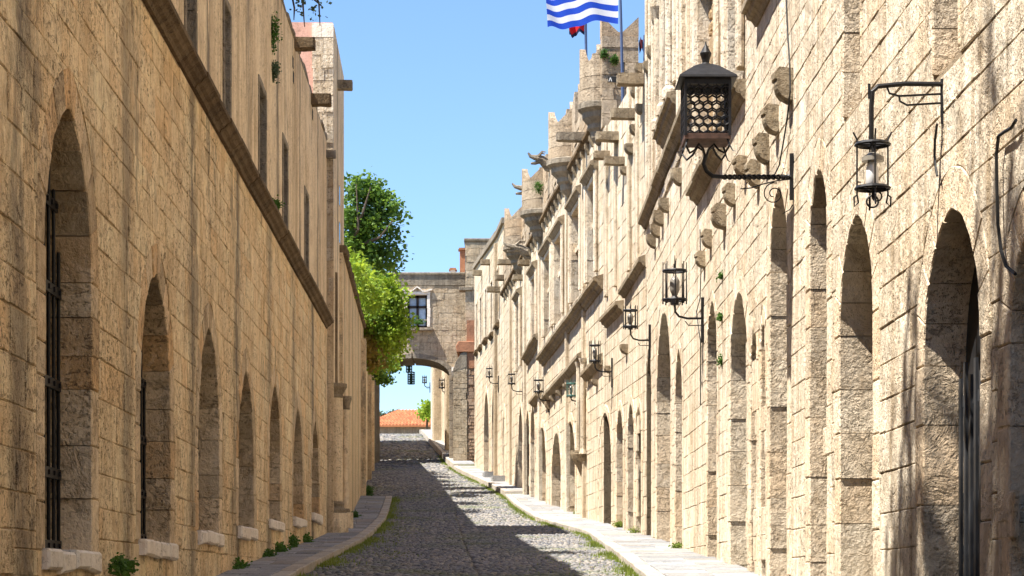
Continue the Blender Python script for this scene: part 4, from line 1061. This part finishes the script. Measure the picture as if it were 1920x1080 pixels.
cage_lantern('black open lantern on bracket just under the slanting string course of the sunlit wall', 1221, 1185, 638, 618, 572, 26)
cage_lantern('thin black lantern in front of the lower cornice, left of the narrow house', 1150, 1118, 697, 682, 638, 20)
cage_lantern('dark green lantern below the corbels of the lower string course', 1090, 1073, 752, 746, 712, 16, 'greenlamp')
cage_lantern('black lantern at the far end of the long dark cornice', 1031, 1012, 751, 738, 706, 18)
cage_lantern('small black lantern on the plain house, the nearer of its two', 982, 961, 734, 722, 696, 13)
cage_lantern('small black lantern on the plain house, the one nearer the archway', 936, 919, 719, 709, 686, 12)
cage_lantern('tiny lantern silhouetted against the sky inside the archway', 806, 796, 726, 719, 704, 8, Yfix=133.)
cage_lantern('cluster lantern on the house beyond the archway, against the stone', 838, 829, 735, 729, 708, 12, Yfix=113.)

# the big lantern with a pierced metal cage, nearest on the wall
B, s = wall_at(1490); Y = B.Y(s); k = Y/F; P = B.world(s, .02, 0); P.z = EZ+(VH-332)*k
o = empty('street_lantern', P, 0, 'large black lantern with pyramid roof and honeycomb cage on a twisted arm', 'lantern')
D = (1490-1327)*k; Z = lambda v: (332-v)*k
m = MB(); m.box((-.03, -.02, Z(375)), (.015, .02, Z(288)), .004); m.build('wall_plate', M['iron'], o)
m = MB()
n = 60
for ph in (0, math.pi):      # two strands twisted together
    m.tube([(-D*.80*i/n, .016*math.sin(i*.75+ph), .016*math.cos(i*.75+ph)+Z(332)) for i in range(n+1)], .015, 5)
m.tube([(-D*.78, 0, 0), (-D*.92, 0, .01), (-D*.99, 0, .06), (-D-.02, 0, .13), (-D+.0, 0, Z(290))], .022, 8)
m.build('bracket_arm', M['iron'], o)
m = MB(); m.tube([(-.01, 0, -.02), (-.15, 0, -.035), (-.3, 0, -.07), (-.42, 0, -.11), (-.53, 0, -.12)], .007, 5)
m.tube(arc(-.19, -.17, .115, 1.3, 1.3+4.9*math.pi/2*1.25, n=28, sp=-.085), .0065, 5)
m.tube([(0, 0, -.28), (-.03, 0, -.33), (-.10, 0, -.37)], .007, 5, .004)
m.build('bracket_scroll', M['iron'], o)
w = 41*k; zb, zt = Z(262), Z(165); X0 = -D
m = MB(); m.box((X0-w*1.04, -w*1.04, zb-.035), (X0+w*1.04, w*1.04, zb+.02), .006); m.build('base_tray', M['rust'], o)
m = MB()
for sx in (-1, 1):
    for sy in (-1, 1): m.box((X0+sx*w-.014, sy*w-.014, zb), (X0+sx*w+.014, sy*w+.014, zt+.1))
m.box((X0-w, -w-.008, zt-.01), (X0+w, -w+.008, zt+.10)); m.box((X0-w, w-.008, zt-.01), (X0+w, w+.008, zt+.10))
m.box((X0-w-.008, -w, zt-.01), (X0-w+.008, w, zt+.10)); m.box((X0+w-.008, -w, zt-.01), (X0+w+.008, w, zt+.10))
m.build('cage_frame', M['iron'], o)
def honeycomb(face):
    """pierced panel of hexagon rings on one side of the cage"""
    m = MB(); cols, rows = 5, 7; cw = 2*w/cols; ch = (zt-zb)/rows
    def Q(a, z): return {0: (X0+a, -w, z), 1: (X0+a, w, z), 2: (X0-w, a, z), 3: (X0+w, a, z)}[face]
    for r in range(rows+1):
        for c in range(cols):
            cx = -w+cw*(c+.5+(.5 if r % 2 else 0)); cz = zb+ch*(r+.0)
            pts = []
            for q in range(7):
                a = math.pi/6+q*math.pi/3; x = cx+cw*.56*math.cos(a); z = cz+ch*.64*math.sin(a); pts.append(Q(max(-w, min(w, x)), max(zb, min(zt, z))))
            pts = [p for i, p in enumerate(pts) if i == 0 or (Vector(p)-Vector(pts[i-1])).length > .003]
            if len(pts) > 2: m.tube(pts, .0095, 4)
    m.build('honeycomb_panel', M['iron'], o)
for f in range(4): honeycomb(f)
g = NT('milky_lamp_glass'); tr = g.n.new('ShaderNodeBsdfTransparent'); tr.inputs[0].default_value = (.93, .92, .90, 1)
g.out((.7, .68, .64), .25); mx = g.n.new('ShaderNodeMixShader'); mx.inputs[0].default_value = .04
g.l.new(tr.outputs[0], mx.inputs[1]); g.l.new(g.b.outputs[0], mx.inputs[2]); g.l.new(mx.outputs[0], g.n['Material Output'].inputs[0])
m = MB(); q = w*.9
m.loft([[(X0-q, -q, zb+.02), (X0+q, -q, zb+.02), (X0+q, q, zb+.02), (X0-q, q, zb+.02)], [(X0-q, -q, zt), (X0+q, -q, zt), (X0+q, q, zt), (X0-q, q, zt)]], caps=False); m.build('glass', g.m, o)
rw_ = 54*k
m = MB(); sq = lambda r, z: [(X0-r, -r, z), (X0+r, -r, z), (X0+r, r, z), (X0-r, r, z)]
m.loft([sq(rw_*.96, Z(157)), sq(rw_, Z(156)), sq(rw_*.98, Z(152)), sq(rw_*.42, Z(128)), sq(rw_*.2, Z(122))]); m.build('roof', M['iron'], o)
m = MB(); m.lathe(X0, 0, [(.06, Z(122)), (.035, Z(118)), (.04, Z(112)), (.055, Z(104)), (.06, Z(100)), (.045, Z(96)), (.012, Z(84)), (.004, Z(78))], 12); m.build('finial', M['iron'], o)
m = MB()
for sx in (-1, 1):
    for sy in (-1, 1):
        m.tube([(X0+sx*w*.9, sy*w*.9, zb-.03), (X0+sx*w*1.0, sy*w*1.0, zb-.10), (X0+sx*w*.8, sy*w*.8, zb-.17), (X0+sx*w*.55, sy*w*.55, zb-.13), (X0+sx*w*.35, sy*w*.35, zb-.06), (X0+sx*w*.12, sy*w*.12, zb-.1), (X0, 0, zb-.2)], .012, 5)
        m.tube([(X0+sx*w*.98, sy*w*.98, zb-.09), (X0+sx*w*1.12, sy*w*1.12, zb-.16), (X0+sx*w*1.25, sy*w*1.25, zb-.17)], .009, 5, .003)
m.build('base_scrolls', M['iron'], o)
# the broken lantern: hoops, hooks and a bare bulb
B, s = wall_at(1771); Y = B.Y(s); k = Y/F; P = B.world(s, .015, 0); P.z = EZ+(VH-157)*k
o = empty('street_lantern', P, 0, 'broken wrought iron lantern frame with bare white bulb hanging from a bracket', 'lantern')
Z = lambda v: (157-v)*k; X = lambda u: (u-1771)*k
m = MB(); m.tube([(0, 0, Z(148)), (0, 0, Z(200)), (.003, 0, Z(232))], .014, 6); m.build('wall_plate', M['iron'], o)
m = MB(); m.tube([(0, 0, Z(158)), (X(1700), 0, Z(157)), (X(1650), 0, Z(162)), (X(1640), 0, Z(172)), (X(1638), 0, Z(200)), (X(1638), 0, Z(268))], .017, 8)
m.tube([(X(1634), 0, Z(157)), (X(1634), 0, Z(185))], .010, 5)
m.tube([(0, 0, Z(176)), (X(1690), 0, Z(180)), (X(1672), 0, Z(175)), (X(1668), 0, Z(164))], .008, 5); m.tube([(0, 0, Z(193)), (X(1705), 0, Z(197)), (X(1692), 0, Z(190)), (X(1690), 0, Z(180))], .008, 5)
m.build('bracket_arm', M['iron'], o)
cx = X(1640); r = 29*k
for v in (270, 352):
    m = MB(); m.tube([(cx+r*math.cos(a*math.pi/9), r*math.sin(a*math.pi/9), Z(v)) for a in range(19)], .012, 5, flat=1.9)
    m.tube([(cx-r, 0, Z(v)), (cx+r, 0, Z(v))], .01, 5); m.tube([(cx, -r, Z(v)), (cx, r, Z(v))], .01, 5)
    m.build('hoop', M['iron'], o)
m = MB()
for a in (0, math.pi/2, math.pi, 3*math.pi/2):
    x, y = math.cos(a), math.sin(a); m.tube([(cx+x*(r+.025), y*(r+.025), Z(248)), (cx+x*r, y*r, Z(262)), (cx+x*r, y*r, Z(365)), (cx+x*(r+.02), y*(r+.02), Z(370)), (cx+x*(r+.018), y*(r+.018), Z(388)), (cx+x*(r-.01), y*(r-.01), Z(380)), (cx+x*r, y*r, Z(364))], .0065, 5)
m.build('hanging_rods', M['iron'], o)
m = MB(); m.tube([(cx+.005, 0, Z(262)), (cx+.01, 0, Z(372))], .016, 6)
m.tube(arc(cx, Z(378), 11*k, 0, 2*math.pi, n=14), .007, 5); m.tube(arc(cx+.03, Z(368), 9*k, 0, 2*math.pi, n=14), .006, 5)
m.build('stem', M['iron'], o)
m = MB(); m.lathe(cx, -.02, [(.03, Z(288)), (.075, Z(296)), (.078, Z(304)), (.03, Z(306))], 14); m.build('bulb_cap', M['lampglass'], o)
m = MB(); m.lathe(cx-.005, -.02, [(.03, Z(306)), (.042, Z(318)), (.045, Z(345)), (.03, Z(352))], 14); m.build('bulb', M['bulb'], o, smooth=True)
# lamp hanging under the arch
P = at(768, 676, 108.); o = empty('street_lantern', P, 0, 'two-tier dark teal lantern hanging from the crown of the archway', 'lantern')
k = 108/F
for nm, x, v0, v1, w in (('upper_cage', -1, -6, 22, 11), ('lower_cage', 3, 22, 44, 13)):
    m = MB(); r = w*k/2
    for v in np.linspace(v0, v1, 6): m.tube([(x*k+r*math.cos(a*math.pi/4), r*math.sin(a*math.pi/4), -v*k) for a in range(9)], .022, 4)
    for a in range(8): m.tube([(x*k+r*math.cos(a*math.pi/4), r*math.sin(a*math.pi/4), -v0*k), (x*k+r*math.cos(a*math.pi/4), r*math.sin(a*math.pi/4), -v1*k)], .022, 4)
    m.lathe(x*k, 0, [(r*.45, -v1*k+.03), (r*.45, -v0*k-.06)], 8)
    m.build(nm, M['greenlamp'], o)

# ------------------------------------------------------------------ cables
def cable(label, pts, r=.009, B=RN):
    P = []
    for u, v in pts:
        s, h = B.sh(u, v); P.append(B.world(s, .05, h))
    o = empty('cable', P[0], 0, label, 'cable'); m = MB(); m.tube([tuple(p-P[0]) for p in P], r, 5)
    m.build('wire', M['cable'], o)
cable('black cable running down the wall to the large lantern', [(1483,-10),(1486,60),(1490,120),(1491,170),(1486,215),(1479,260),(1470,310),(1462,326)])
cable('black cable hanging below the broken lantern bracket', [(1771,232),(1767,262),(1766,290),(1768,312),(1771,330)])
cable('thick black cable with a loop at the right edge of the picture', [(1921,225),(1912,240),(1900,247),(1888,255),(1884,290),(1885,350),(1887,420),(1893,470),(1903,500),(1920,514)], .011)
cable('thin cable down the edge between the big building and the narrow house', [(1217,100),(1213,130),(1213,220),(1214,320),(1216,400),(1214,440)], .012)
cable('thin cable dropping from the torch-like lantern bracket', [(1319,430),(1321,500),(1319,560),(1312,585),(1320,640),(1320,760)], .008)

# ------------------------------------------------------------------ flags
def flag(label, pole_top, pole_bot, hoist, ln, htop, mats, pick, drop=.12, amp=.10, Yd=0., nrow=9):
    o = empty('flagpole', pole_bot, 0, label, 'flag'); d = pole_top-pole_bot
    m = MB(); m.tube([(0, 0, -.5), tuple(d*.5), tuple(d)], .035, 8, .025); m.build('pole', M['pole'], o)
    NX, NZ = 36, nrow*3; m = MB(); zt = htop-pole_bot.z
    f0 = (zt)/d.z; base = d*f0
    V = []
    for j in range(NZ+1):
        for i in range(NX+1):
            a = i/NX; b = j/NZ
            V.append((base.x-.03-a*ln*(1-.04*b), base.y+amp*1.5*math.sin(a*9+b*2.6)*a**.6+.06*math.sin(a*19+b*5)*a, base.z-b*hoist-drop*a*a-.035*math.sin(a*8+b*2)-.018*math.sin(a*21+b*4)*a))
    i0 = m.pts(V)
    for j in range(NZ):
        for i in range(NX):
            q = i0+j*(NX+1)+i; m.cur = pick(i/NX, j//3); m.face(q, q+1, q+NX+2, q+NX+1)
    me = m.mesh('flag', False, True); fo = meshobj('flag', me, o)
    for mm in mats: me.materials.append(mm)
    return o
def greek(a, row):
    if row < 5 and a < .37: return 1 if (row == 2 or .148 < a < .222) else 0
    return 0 if row % 2 == 0 else 1
Yp = 46.6
pb = at(1169, 205, Yp); pt = at(1161, -85, Yp)
ppx = Yp/F
flag('blue and white striped flag with cross flying from a pole over the narrow house', pt, pb, 106*ppx, 138*ppx, at(1163, -64, Yp).z, [M['flagblue'], M['flagwhite']], greek, .17)
Yp = 53.
pb = at(1099, 75, Yp); pt = at(1097, -60, Yp)
flag('red flag mostly hidden behind the striped flag, on a pole at the turret', pt, pb, 60*Yp/F, 30*Yp/F, at(1098, 3, Yp).z, [M['flagred'], M['flagdark']], lambda a, r: 1 if r > 7 else 0, .1)
Yp = 50.5
pb = at(1209, 130, Yp); pt = at(1208, 66, Yp)
flag('dark red furled flag behind the end of the battlement', pt, pb, 22*Yp/F, 8*Yp/F, at(1206, 72, Yp).z, [simple('maroon_cloth', (.12, .008, .015), .8), M['flagdark']], lambda a, r: 1 if a > .6 else 0, .05, .04)
# small black notice with a white chevron on the end of the battlement
P = at(1149, 149, 48.93); o = empty('wall_sign', P, 0, 'small black sign with white chevron on the battlement end', 'sign')
k = 48.9/F; m = MB(); m.box((-9*k, -.02, -5*k), (9*k, .02, 5*k)); m.build('panel', M['cable'], o)
m = MB()
for a, b in (((-8, -4), (-5.5, 4)), ((-5.5, 4), (-3, -4))): m.prism([(a[0]*k, a[1]*k), (a[0]*k+1.6*k, a[1]*k), (b[0]*k+1.6*k, b[1]*k), (b[0]*k, b[1]*k)], -.03, -.021)
m.build('chevron', M['white'], o)

# ------------------------------------------------------------------ trees, vines, weeds
def leaves(mb, rg, blobs, n, size, clump=.35, per=14, shell=.55, droop=0.):
    W = [b[3]*b[4]*b[5] for b in blobs]; tot = sum(W)
    for (cx, cy, cz, rx, ry, rz), w in zip(blobs, W):
        for _ in range(int(n*w/tot/per)+1):
            while True:
                d = Vector((rg.uniform(-1, 1), rg.uniform(-1, 1), rg.uniform(-1, 1)))
                if .05 < d.length <= 1: break
            rr = shell+(1-shell)*rg.random()**.6 if rg.random() < .8 else rg.random()
            d = d.normalized()*rr
            wob = 1+.35*pnoise(Vector((cx+d.x*2.2, cy+d.y*2.2, cz+d.z*2.2)))
            c = Vector((cx+d.x*rx*wob, cy+d.y*ry*wob, cz+d.z*rz*wob))
            for _ in range(per):
                p = c+Vector((rg.gauss(0, clump), rg.gauss(0, clump), rg.gauss(0, clump*.7)-droop*abs(rg.gauss(0, 1))))
                a = Vector((rg.gauss(0, 1), rg.gauss(0, 1), rg.gauss(0, .6)-.3)).normalized(); b = a.orthogonal().normalized()
                b = (b*math.cos(1)+a.cross(b)*rg.uniform(-1, 1)).normalized(); L = size*rg.uniform(.6, 1.3); wd = L*.36
                i = mb.pts([tuple(p), tuple(p+a*L*.5+b*wd), tuple(p+a*L), tuple(p+a*L*.5-b*wd)]); mb.face(i, i+1, i+2, i+3)
def tree(name, label, base, trunk, limbs, blobs, n, size, mat, cat='tree', group=None, seed=1, clump=.3, r=.2, shell=.5, droop=0., per=14):
    rg = random.Random(seed); o = empty(name, base, 0, label, cat, group); b = Vector(base)
    m = MB(); m.tube([tuple(Vector(p)-b) for p in trunk], r, 8, r*.45)
    for L in limbs: m.tube([tuple(Vector(p)-b) for p in L], r*.45, 6, r*.1)
    m.build('trunk' if cat == 'tree' else 'stem', M['bark'], o)
    m = MB(); leaves(m, rg, [(x-b.x, y-b.y, z-b.z, a, c, d) for x, y, z, a, c, d in blobs], n, size, clump, per, shell, droop); m.build('crown' if cat == 'tree' else 'foliage', M[mat], o, recalc=False)
    return o
def blob(u, v, Y, ru, rv, ry): p = at(u, v, Y); k = Y/F; return (p.x, p.y, p.z, ru*k, ry, rv*k)
# tree behind the garden wall
Yt = 72.; b = at(655, 560, Yt); g0 = Hs(Yt)
tr_pts = [(b.x-.5, Yt, g0), (b.x-.45, Yt, g0+4), (b.x-.1, Yt, at(0, 470, Yt).z), (b.x+.5, Yt, at(0, 400, Yt).z)]
lim = [[tr_pts[2], at(712, 445, Yt-.9), at(738, 412, Yt-.9)], [tr_pts[2], at(672, 430, Yt-.9), at(668, 345, Yt-.8)], [tr_pts[2], at(700, 420, Yt), at(735, 395, Yt)], [tr_pts[2], at(690, 450, Yt), at(722, 470, Yt)], [tr_pts[1], at(660, 470, Yt+1), at(665, 370, Yt+1)], [tr_pts[2], at(680, 400, Yt-1), at(695, 350, Yt-1)]]
tree('leafy_tree', 'dark green leafy tree rising behind the garden wall against the sky', (b.x-.5, Yt, g0), tr_pts, lim,
     [blob(668,362,Yt,18,20,.8), blob(700,366,Yt,24,14,.8), blob(692,345,Yt,14,8,.5), blob(728,385,Yt,18,11,.6), blob(660,410,Yt,16,26,1.), blob(704,402,Yt,20,13,.8), blob(735,408,Yt,10,10,.5), blob(690,432,Yt,18,16,.9), blob(726,434,Yt,16,11,.6), blob(664,462,Yt,18,22,1.), blob(700,468,Yt,22,13,.8), blob(733,464,Yt,11,10,.5), blob(722,494,Yt,18,11,.6), blob(690,492,Yt,24,12,.8), blob(747,396,Yt,7,5,.3), blob(744,446,Yt,9,6,.3), blob(655,340,Yt,9,6,.4), blob(742,482,Yt,9,7,.4), blob(712,350,Yt,9,5,.3)], 8200, .15, 'leaf', seed=3, clump=.2, r=.16, shell=.3, per=26)
# bright vine hanging over the wall
Yv = 76.; vb = LW.world(LW.t(Yv), -.3, 0); vb.z = Hs(Yv)
tv = [(vb.x-.3, Yv, vb.z), (vb.x-.2, Yv, at(0, 600, Yv).z), (vb.x+.4, Yv, at(0, 540, Yv).z), tuple(at(715, 560, Yv))]
vo = tree('climbing_vine', 'bright yellow green vine spilling over the garden wall above the street', tuple(vb), tv, [[tv[2], at(730, 560, Yv), at(755, 590, Yv)], [tv[2], at(700, 590, Yv), at(705, 660, Yv)], [tv[1], at(675, 520, Yv), at(668, 500, Yv)]],
     [blob(664,500,58.,16,18,1.5), blob(676,524,64.,18,20,1.6), blob(690,548,70.,24,22,1.4), blob(716,522,Yv,28,14,.8), blob(712,556,Yv,30,20,1.0), blob(742,548,Yv,15,14,.6), blob(735,580,Yv,22,22,.9), blob(752,602,Yv,13,24,.7), blob(706,596,Yv,28,26,1.1), blob(728,622,Yv,20,24,.9), blob(744,640,Yv+1,12,16,.6), blob(702,640,Yv+3,20,26,.9), blob(722,664,Yv+4,16,14,.7), blob(700,676,Yv+5,12,14,.7)], 14500, .145, 'vine', 'vine', seed=5, clump=.17, r=.12, droop=.16, per=22, shell=.4)
m = MB(); rg = random.Random(8); leaves(m, rg, [tuple(np.subtract(q[:3], tuple(vb)))+q[3:] for q in (blob(690,610,Yv,22,60,.9), blob(700,665,Yv+3,20,26,.7), blob(715,600,Yv+.5,30,50,.7))], 3000, .16, .16, 12, .2, .08)
m.build('dry_foliage', M['dryvine'], vo, recalc=False)
Yq = 92.; q = at(715, 690, Yq)
tree('hanging_branch', 'thin leafy branch dangling in the archway below the vine', tuple(at(705, 668, Yq)), [at(705, 668, Yq), at(712, 690, Yq), at(718, 715, Yq)], [[at(708, 680, Yq), at(730, 692, Yq), at(745, 690, Yq)]],
     [blob(714,700,Yq,14,16,.4), blob(735,690,Yq,16,9,.4), blob(722,712,Yq,16,9,.4)], 620, .17, 'leaf', 'branch', seed=9, clump=.12, r=.03, shell=.2)
tree('leafy_tree', 'garden tree mostly hidden behind the bright vine, added to shade the road', (-8.2, 91., Hs(91)), [(-8.2, 91, Hs(91)), (-8.1, 91, Hs(91)+4), (-8, 91, Hs(91)+7)], [[(-8.1, 91, Hs(91)+4), (-7.2, 92, Hs(91)+7)], [(-8.1, 91, Hs(91)+4), (-8, 89, Hs(91)+7)]],  # extra tree behind the wall, added to throw shade across the upper road
     [(-7.5, 88, 13.0, 1.2, 2.6, 1.5), (-7.9, 93, 13.0, 1.2, 2.6, 1.6), (-7.0, 83, 12.6, 1.1, 2.2, 1.3)], 6000, .24, 'leaf', seed=41, clump=.25, r=.18)
# trees beyond the crest
for nm, lab, u, v, Y, ru, rv, mt, sd, n in (('olive_tree', 'small dark olive tree left of the orange tiled roof', 722, 786, 185., 26, 9, 'olive', 21, 1600), ('olive_tree', 'sparse young tree right of the orange tiled roof', 799, 772, 158., 9, 16, 'vine', 22, 500), ('olive_tree', 'dusky olive tree peeking over the ridge of the tiled roof', 742, 781, 190., 9, 8, 'olive', 24, 700)):
    c = at(u, v, Y); g0 = Hs(Y); tree(nm, lab, (c.x, Y, g0), [(c.x, Y, g0), (c.x+.1, Y, c.z-.2), (c.x, Y, c.z+.3)], [[(c.x, Y, c.z-.3), (c.x+.5, Y, c.z+.3)], [(c.x, Y, c.z-.3), (c.x-.5, Y, c.z+.3)]], [blob(u, v, Y, ru, rv, 1.), blob(u+ru*.4, v-rv*.5, Y, ru*.5, rv*.6, .7)], n, .3, mt, seed=sd, clump=.2, r=.1)
# trees on the terrace behind the left parapet: one sends twigs into view, the other shades the near right wall
Y = 33.; c = at(520, -90, Y)
tree('feathery_tree', 'tree behind the left parapet whose bare drooping twigs hang into the sky', (c.x-1.2, Y, L1.base+ltop-.1), [(c.x-1.2, Y, L1.base+ltop-.1), (c.x-1, Y, c.z), (c.x-.3, Y, c.z+.8)],
     [[(c.x-1, Y, c.z), at(560, -25, Y), at(568, 8, Y), at(571, 50, Y)], [(c.x-1, Y, c.z+.3), at(575, -40, Y), at(598, 5, Y), at(600, 48, Y)], [(c.x-1, Y, c.z), at(545, -20, Y), at(552, 15, Y), at(551, 38, Y)], [(c.x-1, Y, c.z+.1), at(585, -30, Y), at(590, 0, Y), at(606, 14, Y)]],
     [blob(545,-60,Y,50,25,.8), blob(560,8,Y,14,22,.2), blob(595,14,Y,10,22,.2), blob(500,-110,Y,60,50,1)], 2600, .07, 'olive', seed=31, clump=.07, r=.07, shell=.1, per=10)
tz = L1.base+ltop
tree('shade_tree', 'tall leafy tree on the terrace above the nearest left wall', (-5.2, 10.5, tz-.1), [(-5.2, 10.5, tz-.1), (-5.1, 10.5, tz+2.5), (-5., 10.3, tz+5.5)], [[(-5.1, 10.5, tz+3), (-4.2, 12.5, tz+5)], [(-5.1, 10.5, tz+3), (-5.2, 8.5, tz+6)]],
     [(-4.6, 10.4, 15.2, 1.7, 1.9, 2.0), (-4.6, 7.2, 15.6, 1.8, 2.4, 2.2), (-4.6, 13.0, 14.2, 1.5, 1.3, 1.8), (-4.6, 14.8, 13.0, 1.2, 1.0, 1.5)], 17000, .2, 'leaf', seed=33, clump=.2, r=.2)
def weed(label, u, v, Y, n, size, ru, rv, mat='weed', ry=.18, group='weeds at the foot of the walls', name='weed'):
    c = at(u, v, Y); o = empty(name, c, 0, label, 'weed', group); rg = random.Random(int(u*7+v)); m = MB(); k = Y/F
    leaves(m, rg, [(0, 0, rv*k*.8, ru*k, ry, rv*k)], n*3, size*.62, size*.5, 8, .1); m.build('leaves', M[mat], o, recalc=False)
    m = MB()
    for _ in range(6): a = rg.uniform(0, 6.28); m.tube([(0, 0, -.02), (math.cos(a)*ru*k*.4, math.sin(a)*.08, rv*k), (math.cos(a)*ru*k*.7, math.sin(a)*.12, rv*k*1.6)], .006, 4, .003)
    m.build('stems', M[mat], o)
WL = [(440,1070,26.5,26,12,'lowest green weed clump beside the left pavement near the bottom edge'),(497,1048,30.3,17,11,'green weed clump under the fifth arch of the left wall'),(520,1032,32.2,12,9,'small weed between the fifth and sixth arches of the left wall'),(545,1024,34.6,10,13,'upright weed clump under the sixth arch of the left wall'),(570,1020,37.4,10,14,'weed clump under the seventh and last arch of the left wall'),(691,930,70.5,9,13,'weed clump where the left pavement ends'),(664,968,53.,5,6,'tiny weed just past the column pedestals'),(220,1068,17.6,14,12,'grey green weed between the first two sills of the left wall')]
for u, v, Y, ru, rv, lab in WL: weed(lab, u, v+2, Y, 420, .07, ru*.95, rv*.95, ry=.55 if v > 1000 else .3)
for u, v, Y, ru, rv, lab in [(1190,1006,43.5,16,10,'yellow green weed tuft at the wall foot below the narrow house'),(1160,988,46.5,8,6,'weed tuft at the wall foot left of the narrow house doors'),(1082,966,55.,5,5,'weed tuft beside the right pavement step below the inn'),(1270,1028,34.3,12,5,'low grass tuft at the foot of the big right building'),(1355,683,28.3,4,9,'green weed growing in a wall slit between two tall arches'),(1357,520,28.2,4,4,'tiny weed in a joint of the big right wall'),(1355,598,28.3,4,4,'small weed sprouting above the wall slit')]: weed(lab, u, v, Y, 150, .055, ru, rv, 'grass' if v > 900 else 'weed', .1)
for u, v, Y, ru, rv, lab in [(513,95,31.3,8,40,'grey green tuft hanging from the top of the left wall'),(512,150,31.4,7,22,'trailing dry creeper on the upper left wall'),(514,388,31.0,8,7,'small plant growing on the left cornice'),(1152,118,48.9,5,9,'green tuft growing on the battlement end'),(1133,110,49.0,4,11,'moss tuft on the edge of the nearest turret'),(1010,362,63.6,9,14,'green growth on the turret behind the dragon spout'),(845,800,108.5,4,14,'yellow green climber on the house wall beyond the archway')]: weed(lab, u, v, Y, 170, .07, ru, rv, 'weed' if u != 512 else 'olive', .1, 'plants growing out of the walls', 'wall_plant')
